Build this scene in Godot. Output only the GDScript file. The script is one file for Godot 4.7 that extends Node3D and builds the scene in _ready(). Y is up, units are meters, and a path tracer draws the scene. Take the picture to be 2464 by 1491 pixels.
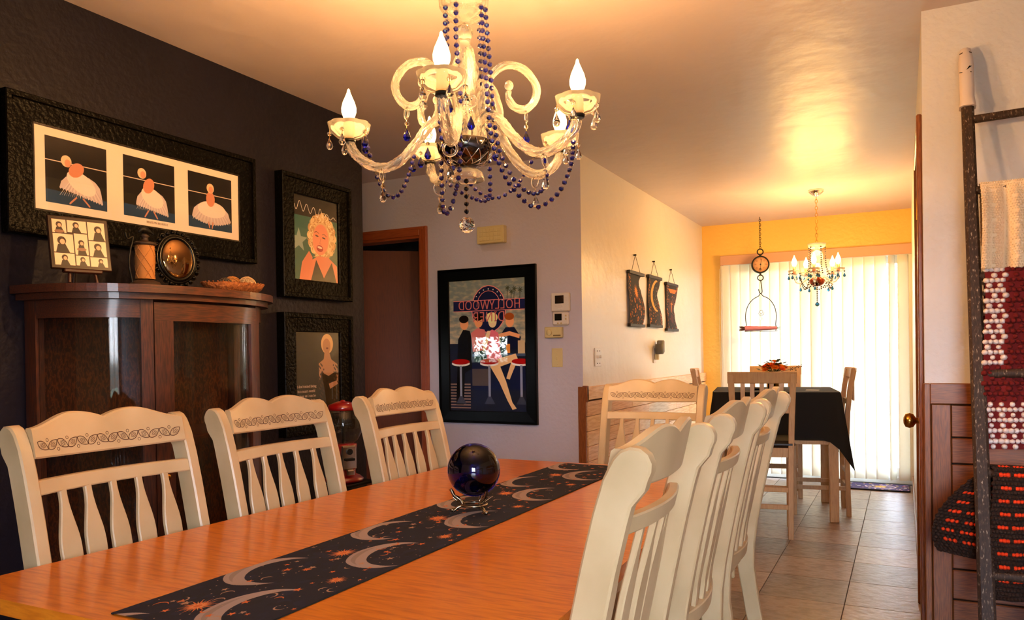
extends Node3D
# Dining room with a kitchen beyond it. Units are metres, y is up, -z runs from the camera towards the kitchen.

var M := {}
var taken := {}
var rng := RandomNumberGenerator.new()

const FOCAL := 1854.09        # pixels, for a frame of 2464 x 1491
const CEIL := 2.44
const DARK_X := -2.55         # face of the dark wall
const DARK_END := -3.29       # where it stops at the hall
const HALL_Z := -4.44         # face of the lavender grey wall
const CREAM_X := -1.77        # face of the kitchen's left wall
const FAR_Z := -7.66          # face of the yellow wall
const STUB_Z := -3.21         # face of the wall behind the ladder
const KIT_X := 0.067          # kitchen's right wall
const BACK_Z := 1.2
const RIGHT_X := 1.5
const TOP := 0.762            # dining table height

func _ready() -> void:
	rng.seed = 20240611
	set_camera()
	set_sky_and_exposure()
	make_materials()
	build_shell()
	build_floor()
	build_wainscots()
	build_openings()
	build_blinds()
	build_outside()
	build_dining_table()
	build_dining_chairs()
	build_cabinet()
	build_wall_art()
	build_wall_devices()
	build_ladder()
	build_kitchen_set()
	build_cabinet_things()
	build_gumball_machine()
	build_crystal_ball()
	build_big_chandelier()
	build_small_chandelier()
	build_hanging_scale()
	build_small_things()

func set_camera() -> void:
	var cam := Camera3D.new()
	cam.name = "camera"
	var near := 0.05
	cam.projection = Camera3D.PROJECTION_FRUSTUM
	cam.keep_aspect = Camera3D.KEEP_HEIGHT
	cam.set_frustum(1491.0 / FOCAL * near, Vector2(0, 121.5 / FOCAL * near), near, 200.0)
	cam.position = Vector3(0, 1.2093, 0)
	cam.basis = Basis(Vector3.UP, deg_to_rad(26.966)) * Basis(Vector3.RIGHT, deg_to_rad(-0.4965)) * Basis(Vector3.BACK, deg_to_rad(-0.819))
	add_child(cam)
	cam.current = true

func set_sky_and_exposure() -> void:
	var sm := ProceduralSkyMaterial.new()
	sm.sky_top_color = Color(0.80, 0.88, 1.0)
	sm.sky_horizon_color = Color(0.97, 0.98, 1.0)
	sm.ground_horizon_color = Color(0.80, 0.82, 0.80)
	sm.ground_bottom_color = Color(0.55, 0.56, 0.52)
	sm.sky_energy_multiplier = 4.6
	sm.ground_energy_multiplier = 2.4
	sm.sun_angle_max = 0.0
	var sky := Sky.new()
	sky.sky_material = sm
	var env := Environment.new()
	env.background_mode = Environment.BG_SKY
	env.sky = sky
	env.tonemap_mode = Environment.TONE_MAPPER_LINEAR
	env.tonemap_exposure = 1.16
	env.sdfgi_enabled = true
	env.ssao_enabled = true
	env.ssil_enabled = true
	var we := WorldEnvironment.new()
	we.name = "world_environment"
	we.environment = env
	add_child(we)

# ------------------------------------------------------------------ helpers: nodes
func numbered(called: String) -> String:
	if taken.has(called):
		taken[called] += 1
		return "%s_%03d" % [called, taken[called]]
	taken[called] = 0
	return called

func thing(called: String, label: String, category: String, at := Vector3.ZERO, turn := 0.0, group := "") -> Node3D:
	var o := Node3D.new()
	o.name = numbered(called)
	add_child(o)
	o.position = at
	o.rotation.y = turn
	tag(o, label, category, group)
	return o

func tag(o: Node, label: String, category: String, group := "") -> void:
	o.set_meta("label", label)
	o.set_meta("category", category)
	if group != "":
		o.set_meta("group", group)

func S() -> SurfaceTool:
	var st := SurfaceTool.new()
	st.begin(Mesh.PRIMITIVE_TRIANGLES)
	return st

func mesh_of(st: SurfaceTool) -> ArrayMesh:
	st.generate_normals()
	return st.commit()

func put(called: String, mesh: Mesh, m: Material, parent: Node, xf := Transform3D.IDENTITY) -> MeshInstance3D:
	var o := MeshInstance3D.new()
	o.mesh = mesh
	o.name = numbered(called) if parent == self else called
	o.material_override = m
	o.cast_shadow = GeometryInstance3D.SHADOW_CASTING_SETTING_ON
	o.transform = xf
	parent.add_child(o, true)
	return o

func obj(called: String, st: SurfaceTool, m: Material, parent: Node = self) -> MeshInstance3D:
	return put(called, mesh_of(st), m, parent)

func struct(called: String, st: SurfaceTool, m: Material, parent: Node = self) -> MeshInstance3D:
	var o := obj(called, st, m, parent)
	if parent == self:
		o.set_meta("kind", "structure")
	return o

func again(o: Node3D, at: Vector3, turn: float, label := "") -> Node3D:
	var base := String(o.name)
	var c: Node3D = o.duplicate()
	c.name = numbered(base)
	add_child(c)
	c.position = at
	c.rotation.y = turn
	if label != "":
		c.set_meta("label", label)
	return c

# ------------------------------------------------------------------ helpers: shapes
func T(p: Vector3, euler := Vector3.ZERO) -> Transform3D:
	return Transform3D(Basis.from_euler(euler), p)

# quad a b c d, counter-clockwise seen from its outside
func quad(st: SurfaceTool, a: Vector3, b: Vector3, c: Vector3, d: Vector3) -> void:
	st.add_vertex(a); st.add_vertex(c); st.add_vertex(b)
	st.add_vertex(a); st.add_vertex(d); st.add_vertex(c)

func quad_uv(st: SurfaceTool, p: Array, u: Array) -> void:
	for k in [0, 2, 1, 0, 3, 2]:
		st.set_uv(u[k])
		st.add_vertex(p[k])

# convex face, turned away from the centre
func face(st: SurfaceTool, pts: Array, centre: Vector3) -> void:
	var n: Vector3 = (pts[1] - pts[0]).cross(pts[2] - pts[0])
	var mid := Vector3.ZERO
	for p in pts:
		mid += p
	mid /= pts.size()
	var flip := n.dot(mid - centre) < 0.0
	for k in range(1, pts.size() - 1):
		st.add_vertex(pts[0])
		st.add_vertex(pts[k] if flip else pts[k + 1])
		st.add_vertex(pts[k + 1] if flip else pts[k])

# box with chamfered edges
func bx(st: SurfaceTool, c: Vector3, size: Vector3, bev := 0.0, xf := Transform3D.IDENTITY) -> void:
	st.set_smooth_group(-1)
	var h := size / 2
	var b: float = min(bev, min(h.x, min(h.y, h.z)) * 0.95)
	var cc := xf * c
	var P := func(k: int, s: Array) -> Vector3:
		var v := Vector3(s[0] * (h.x - b), s[1] * (h.y - b), s[2] * (h.z - b))
		v[k] = s[k] * h[k]
		return xf * (c + v)
	for k in 3:
		var i := (k + 1) % 3
		var j := (k + 2) % 3
		for sg in [-1, 1]:
			var q := []
			for ab in [[-1, -1], [1, -1], [1, 1], [-1, 1]]:
				var s := [0, 0, 0]
				s[k] = sg; s[i] = ab[0]; s[j] = ab[1]
				q.append(P.call(k, s))
			face(st, q, cc)
	if b <= 0.0:
		return
	for l in 3:
		var i := (l + 1) % 3
		var j := (l + 2) % 3
		for si in [-1, 1]:
			for sj in [-1, 1]:
				var lo := [0, 0, 0]
				var hi := [0, 0, 0]
				lo[l] = -1; lo[i] = si; lo[j] = sj
				hi[l] = 1; hi[i] = si; hi[j] = sj
				face(st, [P.call(i, lo), P.call(j, lo), P.call(j, hi), P.call(i, hi)], cc)
	for sx in [-1, 1]:
		for sy in [-1, 1]:
			for sz in [-1, 1]:
				var s := [sx, sy, sz]
				face(st, [P.call(0, s), P.call(1, s), P.call(2, s)], cc)

func box(c: Vector3, size: Vector3, bev := 0.0) -> SurfaceTool:
	var st := S()
	bx(st, c, size, bev)
	return st

# skin over a row of rings (arrays of points, counter-clockwise seen from the end of the row); hard keeps the edges along the row sharp
func loft(st: SurfaceTool, rings: Array, caps := true, hard := false) -> void:
	var n: int = rings[0].size()
	for j in n:
		st.set_smooth_group((j % 28) + 1 if hard else 1)
		var k := (j + 1) % n
		for i in rings.size() - 1:
			quad(st, rings[i][j], rings[i][k], rings[i + 1][k], rings[i + 1][j])
	if caps:
		st.set_smooth_group(-1)
		for e in [0, rings.size() - 1]:
			var r: Array = rings[e]
			var mid := Vector3.ZERO
			for p in r:
				mid += p
			mid /= n
			for j in n:
				var a: Vector3 = r[j]
				var b: Vector3 = r[(j + 1) % n]
				st.add_vertex(mid)
				st.add_vertex(a if e == 0 else b)
				st.add_vertex(b if e == 0 else a)

# round bar along points; r is a number or one radius per point; lobes and twist make a rope
func tube(st: SurfaceTool, pts: Array, r, sides := 8, caps := true, lobes := 0, twist := 0.0, depth := 0.12) -> void:
	var rings := []
	var up := Vector3.ZERO
	var run := 0.0
	for i in pts.size():
		var t: Vector3
		if i == 0:
			t = pts[1] - pts[0]
		elif i == pts.size() - 1:
			t = pts[i] - pts[i - 1]
		else:
			t = (pts[i + 1] - pts[i]).normalized() + (pts[i] - pts[i - 1]).normalized()
		t = t.normalized()
		if i == 0:
			up = Vector3.UP if abs(t.y) < 0.9 else Vector3.RIGHT
		else:
			run += (pts[i] - pts[i - 1]).length()
		up = (up - t * up.dot(t)).normalized()
		var side := t.cross(up)
		var rr: float = r[i] if r is Array or r is PackedFloat32Array else r
		var ring := []
		for j in sides:
			var a := TAU * j / sides
			var q := rr
			if lobes > 0:
				q *= 1.0 + depth * cos(lobes * a + twist * run)
			ring.append(pts[i] - side * cos(a) * q + up * sin(a) * q)
		rings.append(ring)
	loft(st, rings, caps)

func bar(a: Vector3, b: Vector3, r: float, sides := 8) -> SurfaceTool:
	var st := S()
	tube(st, [a, b], r, sides)
	return st

# smooth curve through points
func curve(pts: Array, per := 6) -> Array:
	var out := []
	for i in pts.size() - 1:
		var a = pts[max(i - 1, 0)]
		var b = pts[i]
		var c = pts[i + 1]
		var d = pts[min(i + 2, pts.size() - 1)]
		for k in per:
			var t := float(k) / per
			out.append(0.5 * ((2.0 * b) + (c - a) * t + (2.0 * a - 5.0 * b + 4.0 * c - d) * t * t + (3.0 * b - a - 3.0 * c + d) * t * t * t))
	out.append(pts[pts.size() - 1])
	return out

# turned shape: prof holds Vector2(radius, height), from bottom to top on the outside
func lathe(st: SurfaceTool, prof: Array, segs := 20, xf := Transform3D.IDENTITY, lobes := 0, amp := 0.0, hard := false) -> void:
	var rows := []
	for p in prof:
		var row := []
		for j in segs:
			var a := TAU * j / segs
			var r: float = max(p.x, 0.00005) * (1.0 + amp * abs(cos(lobes * a / 2.0)) if lobes > 0 else 1.0)
			row.append(xf * Vector3(cos(a) * r, p.y, -sin(a) * r))
		rows.append(row)
	if hard:
		for i in rows.size() - 1:
			st.set_smooth_group((i % 28) + 1)
			for j in segs:
				var k := (j + 1) % segs
				quad(st, rows[i][j], rows[i][k], rows[i + 1][k], rows[i + 1][j])
	else:
		loft(st, rows, false)

func lathed(prof: Array, segs := 20, xf := Transform3D.IDENTITY) -> SurfaceTool:
	var st := S()
	lathe(st, prof, segs, xf)
	return st

func ball(st: SurfaceTool, c: Vector3, r: float, segs := 12, squash := 1.0) -> void:
	var prof := []
	var n: int = max(segs / 2, 3)
	for i in n + 1:
		var a: float = -PI / 2 + PI * i / n
		prof.append(Vector2(cos(a) * r, sin(a) * r * squash))
	lathe(st, prof, segs, T(c))

# faceted bead: few flat faces
func gem(st: SurfaceTool, c: Vector3, r: float, segs := 8, squash := 1.0) -> void:
	st.set_smooth_group(-1)
	var prof := [Vector2(0.0, -r * squash), Vector2(r * 0.75, -r * 0.62 * squash), Vector2(r, 0), Vector2(r * 0.75, r * 0.62 * squash), Vector2(0.0, r * squash)]
	var rows := []
	for p in prof:
		var row := []
		for j in segs:
			var a := TAU * j / segs
			row.append(c + Vector3(cos(a) * max(p.x, 0.00003), p.y, -sin(a) * max(p.x, 0.00003)))
		rows.append(row)
	for i in rows.size() - 1:
		for j in segs:
			var k := (j + 1) % segs
			st.set_smooth_group(-1)
			quad(st, rows[i][j], rows[i][k], rows[i + 1][k], rows[i + 1][j])

func drop(st: SurfaceTool, top: Vector3, length: float, r: float, segs := 8) -> void:
	var prof := [Vector2(0.0, -length), Vector2(r * 0.6, -length * 0.93), Vector2(r, -length * 0.72), Vector2(r * 0.8, -length * 0.5), Vector2(r * 0.35, -length * 0.2), Vector2(r * 0.1, 0.0)]
	var rows := []
	for p in prof:
		var row := []
		for j in segs:
			var a := TAU * j / segs
			row.append(top + Vector3(cos(a) * max(p.x, 0.00003), p.y, -sin(a) * max(p.x, 0.00003)))
		rows.append(row)
	st.set_smooth_group(-1)
	for i in rows.size() - 1:
		for j in segs:
			var k := (j + 1) % segs
			quad(st, rows[i][j], rows[i][k], rows[i + 1][k], rows[i + 1][j])

func ring(st: SurfaceTool, c: Vector3, R: float, r: float, axis: Vector3, segs := 18, sides := 8) -> void:
	var u := axis.cross(Vector3.UP if abs(axis.y) < 0.9 else Vector3.RIGHT).normalized()
	var v := axis.cross(u).normalized()
	var rows := []
	for i in segs + 1:
		var a := TAU * i / segs
		var o := u * cos(a) + v * sin(a)
		var row := []
		for j in sides:
			var b := TAU * j / sides
			row.append(c + o * (R + cos(b) * r) - axis.normalized() * sin(b) * r)
		rows.append(row)
	loft(st, rows, false)

# flat outline in x and y, given thickness along z (front face at z = depth)
func slab(st: SurfaceTool, poly: PackedVector2Array, depth: float, xf := Transform3D.IDENTITY) -> void:
	var p := poly
	if Geometry2D.is_polygon_clockwise(p):
		p = p.duplicate()
		p.reverse()
	st.set_smooth_group(-1)
	var idx := Geometry2D.triangulate_polygon(p)
	for i in range(0, idx.size(), 3):
		var t := [idx[i], idx[i + 1], idx[i + 2]]
		var area := (p[t[1]] - p[t[0]]).cross(p[t[2]] - p[t[0]])
		if area < 0:
			t.reverse()
		for k in [0, 2, 1]:
			st.add_vertex(xf * Vector3(p[t[k]].x, p[t[k]].y, depth))
		for k in [0, 1, 2]:
			st.add_vertex(xf * Vector3(p[t[k]].x, p[t[k]].y, 0))
	for i in p.size():
		var a := p[i]
		var b := p[(i + 1) % p.size()]
		quad(st, xf * Vector3(a.x, a.y, 0), xf * Vector3(b.x, b.y, 0), xf * Vector3(b.x, b.y, depth), xf * Vector3(a.x, a.y, depth))

# outline in x and y with bevelled rims, front at z = depth; the outline runs counter-clockwise
func slab_soft(st: SurfaceTool, p: PackedVector2Array, depth: float, b: float, xf := Transform3D.IDENTITY) -> void:
	var n := p.size()
	var inn := PackedVector2Array()
	for i in n:
		var a := (p[i] - p[(i + n - 1) % n]).normalized()
		var c := (p[(i + 1) % n] - p[i]).normalized()
		var m := (Vector2(-a.y, a.x) + Vector2(-c.y, c.x)).normalized()
		inn.append(p[i] + m * b)
	st.set_smooth_group(-1)
	var idx := Geometry2D.triangulate_polygon(inn)
	for i in range(0, idx.size(), 3):
		var t := [idx[i], idx[i + 1], idx[i + 2]]
		if (inn[t[1]] - inn[t[0]]).cross(inn[t[2]] - inn[t[0]]) < 0:
			t.reverse()
		for k in [0, 2, 1]:
			st.add_vertex(xf * Vector3(inn[t[k]].x, inn[t[k]].y, depth))
		for k in [0, 1, 2]:
			st.add_vertex(xf * Vector3(inn[t[k]].x, inn[t[k]].y, 0))
	var rows := [[inn, 0.0], [p, b], [p, depth - b], [inn, depth]]
	for r in 3:
		st.set_smooth_group(r + 1)
		for i in n:
			var k := (i + 1) % n
			quad(st, xf * Vector3(rows[r][0][i].x, rows[r][0][i].y, rows[r][1]), xf * Vector3(rows[r][0][k].x, rows[r][0][k].y, rows[r][1]), xf * Vector3(rows[r + 1][0][k].x, rows[r + 1][0][k].y, rows[r + 1][1]), xf * Vector3(rows[r + 1][0][i].x, rows[r + 1][0][i].y, rows[r + 1][1]))

# sheet: f(u, v) gives a point, u and v run 0 to 1; two-sided with a thickness of its own when thick > 0
func sheet(st: SurfaceTool, f: Callable, nu: int, nv: int, uv_scale := Vector2.ONE) -> void:
	st.set_smooth_group(1)
	var g := []
	for i in nu + 1:
		var row := []
		for j in nv + 1:
			row.append(f.call(float(i) / nu, float(j) / nv))
		g.append(row)
	for i in nu:
		for j in nv:
			var u0 := float(i) / nu
			var u1 := float(i + 1) / nu
			var v0 := float(j) / nv
			var v1 := float(j + 1) / nv
			quad_uv(st, [g[i][j], g[i + 1][j], g[i + 1][j + 1], g[i][j + 1]], [Vector2(u0, v0) * uv_scale, Vector2(u1, v0) * uv_scale, Vector2(u1, v1) * uv_scale, Vector2(u0, v1) * uv_scale])

# flat printed rectangle with its picture: o is the lower left corner, a runs right, b runs up
func print_on(st: SurfaceTool, o: Vector3, a: Vector3, b: Vector3) -> void:
	st.set_smooth_group(-1)
	quad_uv(st, [o, o + a, o + a + b, o + b], [Vector2(0, 1), Vector2(1, 1), Vector2(1, 0), Vector2(0, 0)])

# ------------------------------------------------------------------ helpers: pictures
func fill_poly(im: Image, pts: Array, col: Color) -> void:
	var lo := 1e9
	var hi := -1e9
	for p in pts:
		lo = min(lo, p.y); hi = max(hi, p.y)
	for y in range(max(0, int(floor(lo))), min(im.get_height() - 1, int(ceil(hi))) + 1):
		var xs := []
		var yy := y + 0.5
		for i in pts.size():
			var a: Vector2 = pts[i]
			var b: Vector2 = pts[(i + 1) % pts.size()]
			if (a.y <= yy) != (b.y <= yy):
				xs.append(a.x + (yy - a.y) / (b.y - a.y) * (b.x - a.x))
		xs.sort()
		for k in range(0, xs.size() - 1, 2):
			var x0: int = clampi(int(round(xs[k])), 0, im.get_width())
			var x1: int = clampi(int(round(xs[k + 1])), 0, im.get_width())
			if x1 > x0:
				im.fill_rect(Rect2i(x0, y, x1 - x0, 1), col)

func oval(c: Vector2, rx: float, ry: float, turn := 0.0, n := 20) -> Array:
	var out := []
	for i in n:
		var a := TAU * i / n
		out.append(c + Vector2(cos(a) * rx, sin(a) * ry).rotated(turn))
	return out

func star(c: Vector2, r: float, points: int, inner := 0.4, turn := 0.0, sx := 1.0) -> Array:
	var out := []
	for i in points * 2:
		var a := TAU * i / (points * 2) + turn
		var q := r if i % 2 == 0 else r * inner
		out.append(c + Vector2(cos(a) * q * sx, sin(a) * q))
	return out

func crescent(c: Vector2, r: float, thick: float, turn: float, sweep := 2.4, n := 16) -> Array:
	var out := []
	for i in n + 1:
		var a := turn - sweep + 2 * sweep * i / n
		out.append(c + Vector2(cos(a), sin(a)) * r)
	for i in n + 1:
		var t := 1.0 - float(i) / n
		var a := turn - sweep + 2 * sweep * t
		out.append(c + Vector2(cos(a), sin(a)) * (r - thick * sin(PI * t)))
	return out

func stroke(im: Image, pts: Array, w: float, col: Color) -> void:
	for i in pts.size() - 1:
		var a: Vector2 = pts[i]
		var b: Vector2 = pts[i + 1]
		var n := (b - a).normalized().orthogonal() * w / 2
		fill_poly(im, [a - n, b - n, b + n, a + n], col)
		fill_poly(im, oval(b, w / 2, w / 2, 0, 8), col)

func picture(im: Image) -> ImageTexture:
	im.generate_mipmaps()
	return ImageTexture.create_from_image(im)

func canvas(w: int, h: int, col: Color) -> Image:
	var im := Image.create(w, h, false, Image.FORMAT_RGB8)
	im.fill(col)
	return im

# ------------------------------------------------------------------ materials
func noise_tex(seed: int, freq: float, stops: Array, size := 512, octaves := 4, as_normal := false, bump := 4.0, kind := FastNoiseLite.TYPE_SIMPLEX_SMOOTH) -> NoiseTexture2D:
	var n := FastNoiseLite.new()
	n.seed = seed
	n.frequency = freq
	n.noise_type = kind
	n.fractal_octaves = octaves
	var t := NoiseTexture2D.new()
	t.width = size
	t.height = size
	t.seamless = true
	t.noise = n
	if as_normal:
		t.as_normal_map = true
		t.bump_strength = bump
	elif stops.size() > 0:
		var g := Gradient.new()
		var off := PackedFloat32Array()
		var col := PackedColorArray()
		for s in stops:
			off.append(s[0])
			col.append(s[1])
		g.offsets = off
		g.colors = col
		t.color_ramp = g
	return t

func plain(c: Color, rough := 0.6, metal := 0.0) -> StandardMaterial3D:
	var m := StandardMaterial3D.new()
	m.albedo_color = c
	m.roughness = rough
	m.metallic = metal
	return m

func textured(tex: Texture2D, scale: Vector3, rough := 0.6, world := false) -> StandardMaterial3D:
	var m := StandardMaterial3D.new()
	m.albedo_texture = tex
	m.uv1_triplanar = true
	m.uv1_world_triplanar = world
	m.uv1_scale = scale
	m.roughness = rough
	return m

func bumpy(m: StandardMaterial3D, tex: Texture2D, strength: float) -> StandardMaterial3D:
	m.normal_enabled = true
	m.normal_texture = tex
	m.normal_scale = strength
	return m

func coat(m: StandardMaterial3D, amount: float, rough: float) -> StandardMaterial3D:
	m.clearcoat_enabled = true
	m.clearcoat = amount
	m.clearcoat_roughness = rough
	return m

func glow(c: Color, energy: float) -> StandardMaterial3D:
	var m := plain(c, 0.4)
	m.emission_enabled = true
	m.emission = c
	m.emission_energy_multiplier = energy
	return m

func glass(tint: Color, rough := 0.02, scale := 0.05, milk := 0.0) -> StandardMaterial3D:
	var m := plain(Color(tint.r, tint.g, tint.b, milk), rough)
	m.transparency = BaseMaterial3D.TRANSPARENCY_ALPHA
	m.refraction_enabled = true
	m.refraction_scale = scale
	return m

func pane_glass(a := 0.06, tint := Color(0.9, 0.95, 0.95)) -> StandardMaterial3D:
	var m := plain(Color(tint.r, tint.g, tint.b, a), 0.01)
	m.transparency = BaseMaterial3D.TRANSPARENCY_ALPHA
	return m

func make_materials() -> void:
	var orange_peel := noise_tex(5, 0.035, [], 512, 4, true, 3.0)
	var trowel := noise_tex(9, 0.012, [], 512, 5, true, 6.0)
	M.navy = bumpy(plain(Color(0.105, 0.092, 0.132), 0.46), orange_peel, 0.5)
	M.navy.metallic_specular = 0.3
	M.navy.uv1_triplanar = true; M.navy.uv1_world_triplanar = true; M.navy.uv1_scale = Vector3(1.6, 1.6, 1.6)
	M.grey = bumpy(plain(Color(0.74, 0.72, 0.79), 0.42), orange_peel, 0.35)
	M.grey.uv1_triplanar = true; M.grey.uv1_world_triplanar = true; M.grey.uv1_scale = Vector3(1.6, 1.6, 1.6)
	M.cream = bumpy(plain(Color(0.86, 0.83, 0.79), 0.38), trowel, 0.22)
	M.cream.uv1_triplanar = true; M.cream.uv1_world_triplanar = true; M.cream.uv1_scale = Vector3(0.9, 0.9, 0.9)
	M.yellow = bumpy(plain(Color(0.94, 0.76, 0.36), 0.5), orange_peel, 0.4)
	M.yellow.uv1_triplanar = true; M.yellow.uv1_world_triplanar = true
	M.ceiling = bumpy(plain(Color(0.79, 0.73, 0.72), 0.42), trowel, 0.16)
	M.ceiling.uv1_triplanar = true; M.ceiling.uv1_world_triplanar = true; M.ceiling.uv1_scale = Vector3(0.55, 0.55, 0.55)
	M.white_wall = bumpy(plain(Color(0.83, 0.82, 0.84), 0.5), orange_peel, 0.5)
	M.white_wall.uv1_triplanar = true; M.white_wall.uv1_world_triplanar = true; M.white_wall.uv1_scale = Vector3(1.5, 1.5, 1.5)

	# woods: noise stretched along the grain
	var honey := noise_tex(21, 0.02, [[0.0, Color(0.78, 0.40, 0.075)], [0.45, Color(0.90, 0.50, 0.105)], [0.7, Color(0.94, 0.55, 0.13)], [1.0, Color(0.83, 0.435, 0.08)]], 512, 5)
	M.honey_x = coat(textured(honey, Vector3(0.7, 5, 6.0), 0.38), 0.6, 0.16)
	M.honey_z = coat(textured(honey, Vector3(6.0, 5, 0.7), 0.38), 0.6, 0.16)
	var oak := noise_tex(33, 0.03, [[0.0, Color(0.36, 0.185, 0.07)], [0.5, Color(0.50, 0.275, 0.11)], [0.75, Color(0.56, 0.325, 0.14)], [1.0, Color(0.40, 0.205, 0.08)]], 512, 5)
	M.oak_y = coat(textured(oak, Vector3(14, 0.9, 14), 0.45), 0.3, 0.2)
	M.oak_x = coat(textured(oak, Vector3(0.9, 14, 14), 0.45), 0.3, 0.2)
	M.oak_z = coat(textured(oak, Vector3(14, 14, 0.9), 0.45), 0.3, 0.2)
	var mahogany := noise_tex(41, 0.03, [[0.0, Color(0.14, 0.05, 0.012)], [0.5, Color(0.27, 0.11, 0.028)], [0.8, Color(0.36, 0.16, 0.042)], [1.0, Color(0.19, 0.07, 0.018)]], 512, 5)
	M.cab_y = coat(textured(mahogany, Vector3(12, 0.9, 12), 0.5), 0.35, 0.14)
	M.cab_z = coat(textured(mahogany, Vector3(12, 12, 0.9), 0.5), 0.35, 0.14)
	var flame := noise_tex(44, 0.02, [[0.0, Color(0.13, 0.055, 0.02)], [0.42, Color(0.22, 0.09, 0.03)], [0.55, Color(0.40, 0.20, 0.07)], [0.7, Color(0.25, 0.105, 0.035)], [1.0, Color(0.17, 0.07, 0.025)]], 512, 4)
	M.cab_back = textured(flame, Vector3(6, 2.2, 6), 0.4)
	var pines := [[Color(0.86, 0.68, 0.46), Color(0.91, 0.76, 0.54), Color(0.78, 0.58, 0.36)], [Color(0.88, 0.72, 0.52), Color(0.93, 0.80, 0.61), Color(0.82, 0.64, 0.43)], [Color(0.83, 0.64, 0.46), Color(0.89, 0.72, 0.54), Color(0.75, 0.55, 0.38)]]
	for i in 3:
		var tx := noise_tex(50 + i, 0.025, [[0.0, pines[i][2]], [0.4, pines[i][0]], [0.75, pines[i][1]], [1.0, pines[i][0]]], 256, 4)
		M["pine_%d" % i] = coat(textured(tx, Vector3(10, 10, 0.8), 0.42), 0.3, 0.2)
	var doorw := noise_tex(61, 0.03, [[0.0, Color(0.33, 0.12, 0.04)], [0.6, Color(0.41, 0.155, 0.05)], [1.0, Color(0.29, 0.10, 0.035)]], 256, 4)
	M.door = textured(doorw, Vector3(10, 0.7, 10), 0.6)
	var casing := noise_tex(62, 0.03, [[0.0, Color(0.50, 0.22, 0.085)], [0.6, Color(0.62, 0.30, 0.125)], [1.0, Color(0.44, 0.18, 0.07)]], 256, 4)
	M.casing_y = coat(textured(casing, Vector3(14, 0.8, 14), 0.4), 0.3, 0.2)
	M.casing_x = coat(textured(casing, Vector3(0.8, 14, 14), 0.4), 0.3, 0.2)

	# painted chairs
	var paint := noise_tex(71, 0.01, [[0.0, Color(0.77, 0.66, 0.485)], [0.5, Color(0.81, 0.70, 0.525)], [1.0, Color(0.84, 0.735, 0.565)]], 256, 4)
	M.chair = coat(textured(paint, Vector3(2, 2, 2), 0.45), 0.25, 0.25)
	M.carve = plain(Color(0.31, 0.165, 0.07), 0.7)
	var stoolp := noise_tex(72, 0.02, [[0.0, Color(0.69, 0.545, 0.37)], [0.6, Color(0.76, 0.615, 0.43)], [1.0, Color(0.65, 0.505, 0.335)]], 256, 4)
	M.stool = textured(stoolp, Vector3(9, 1.2, 9), 0.45)
	M.leather = plain(Color(0.03, 0.03, 0.035), 0.35)

	# vinyl tiles: three tones
	for i in 3:
		var base: Color = [Color(0.54, 0.43, 0.345), Color(0.47, 0.39, 0.33), Color(0.60, 0.49, 0.40)][i]
		var tx := noise_tex(80 + i, 0.012, [[0.0, base.darkened(0.22)], [0.35, base.darkened(0.06)], [0.6, base.lightened(0.08)], [1.0, base.darkened(0.14)]], 512, 6)
		M["tile_%d" % i] = bumpy(textured(tx, Vector3(1.5, 1.5, 2.1), 0.40), noise_tex(90 + i, 0.02, [], 512, 5, true, 4.0), 0.35)
	M.grout = plain(Color(0.22, 0.17, 0.13), 0.8)

	# blacks, metals, plastics
	var black_grain := noise_tex(95, 0.06, [], 256, 4, true, 7.0)
	M.black_frame = bumpy(textured(noise_tex(96, 0.03, [[0.0, Color(0.014, 0.011, 0.010)], [1.0, Color(0.03, 0.023, 0.02)]], 256), Vector3(3, 3, 3), 0.36), black_grain, 0.35)
	M.black_frame.metallic_specular = 0.2
	M.satin_black = plain(Color(0.010, 0.009, 0.009), 0.32)
	M.satin_black.metallic_specular = 0.25
	M.iron = plain(Color(0.045, 0.04, 0.035), 0.5, 0.4)
	M.chrome = plain(Color(0.86, 0.85, 0.83), 0.12, 1.0)
	M.dark_chrome = plain(Color(0.36, 0.34, 0.33), 0.1, 1.0)
	M.brass = plain(Color(0.78, 0.56, 0.24), 0.22, 1.0)
	M.gold_wire = plain(Color(0.85, 0.66, 0.32), 0.25, 1.0)
	M.almond = plain(Color(0.80, 0.73, 0.53), 0.4)
	M.white_plastic = plain(Color(0.84, 0.82, 0.80), 0.35)
	M.lcd = plain(Color(0.06, 0.065, 0.06), 0.15)
	M.red = coat(plain(Color(0.50, 0.012, 0.02), 0.3), 1.0, 0.05)
	M.pane = pane_glass(0.02)
	M.picture_glass = pane_glass(0.0, Color(1, 1, 1))
	M.clear = glass(Color(1.0, 0.985, 0.95), 0.04, 0.05, 0.12)
	M.crystal = glass(Color(1.0, 1.0, 1.0), 0.0, 0.05)
	M.blue_glass = glass(Color(0.04, 0.07, 0.72), 0.02)
	M.blue_bead = coat(plain(Color(0.045, 0.048, 0.32), 0.2), 0.6, 0.05)
	M.teal_drop = glass(Color(0.12, 0.42, 0.62), 0.03)
	M.cobalt = glass(Color(0.002, 0.004, 0.22), 0.0, 0.05)
	M.bulb = glow(Color(1.0, 0.80, 0.52), 9.0)
	M.sleeve = plain(Color(0.92, 0.86, 0.76), 0.5)
	M.brown_sleeve = plain(Color(0.62, 0.30, 0.12), 0.5)
	M.blind = plain(Color(0.91, 0.90, 0.86), 0.6)
	M.blind.backlight_enabled = true
	M.blind.backlight = Color(0.84, 0.83, 0.78)
	M.vinyl_white = plain(Color(0.86, 0.86, 0.84), 0.4)
	M.valance = plain(Color(0.80, 0.62, 0.50), 0.5)
	M.tablecloth = plain(Color(0.018, 0.018, 0.03), 0.85)
	M.leaf = plain(Color(0.09, 0.16, 0.05), 0.6)
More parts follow.
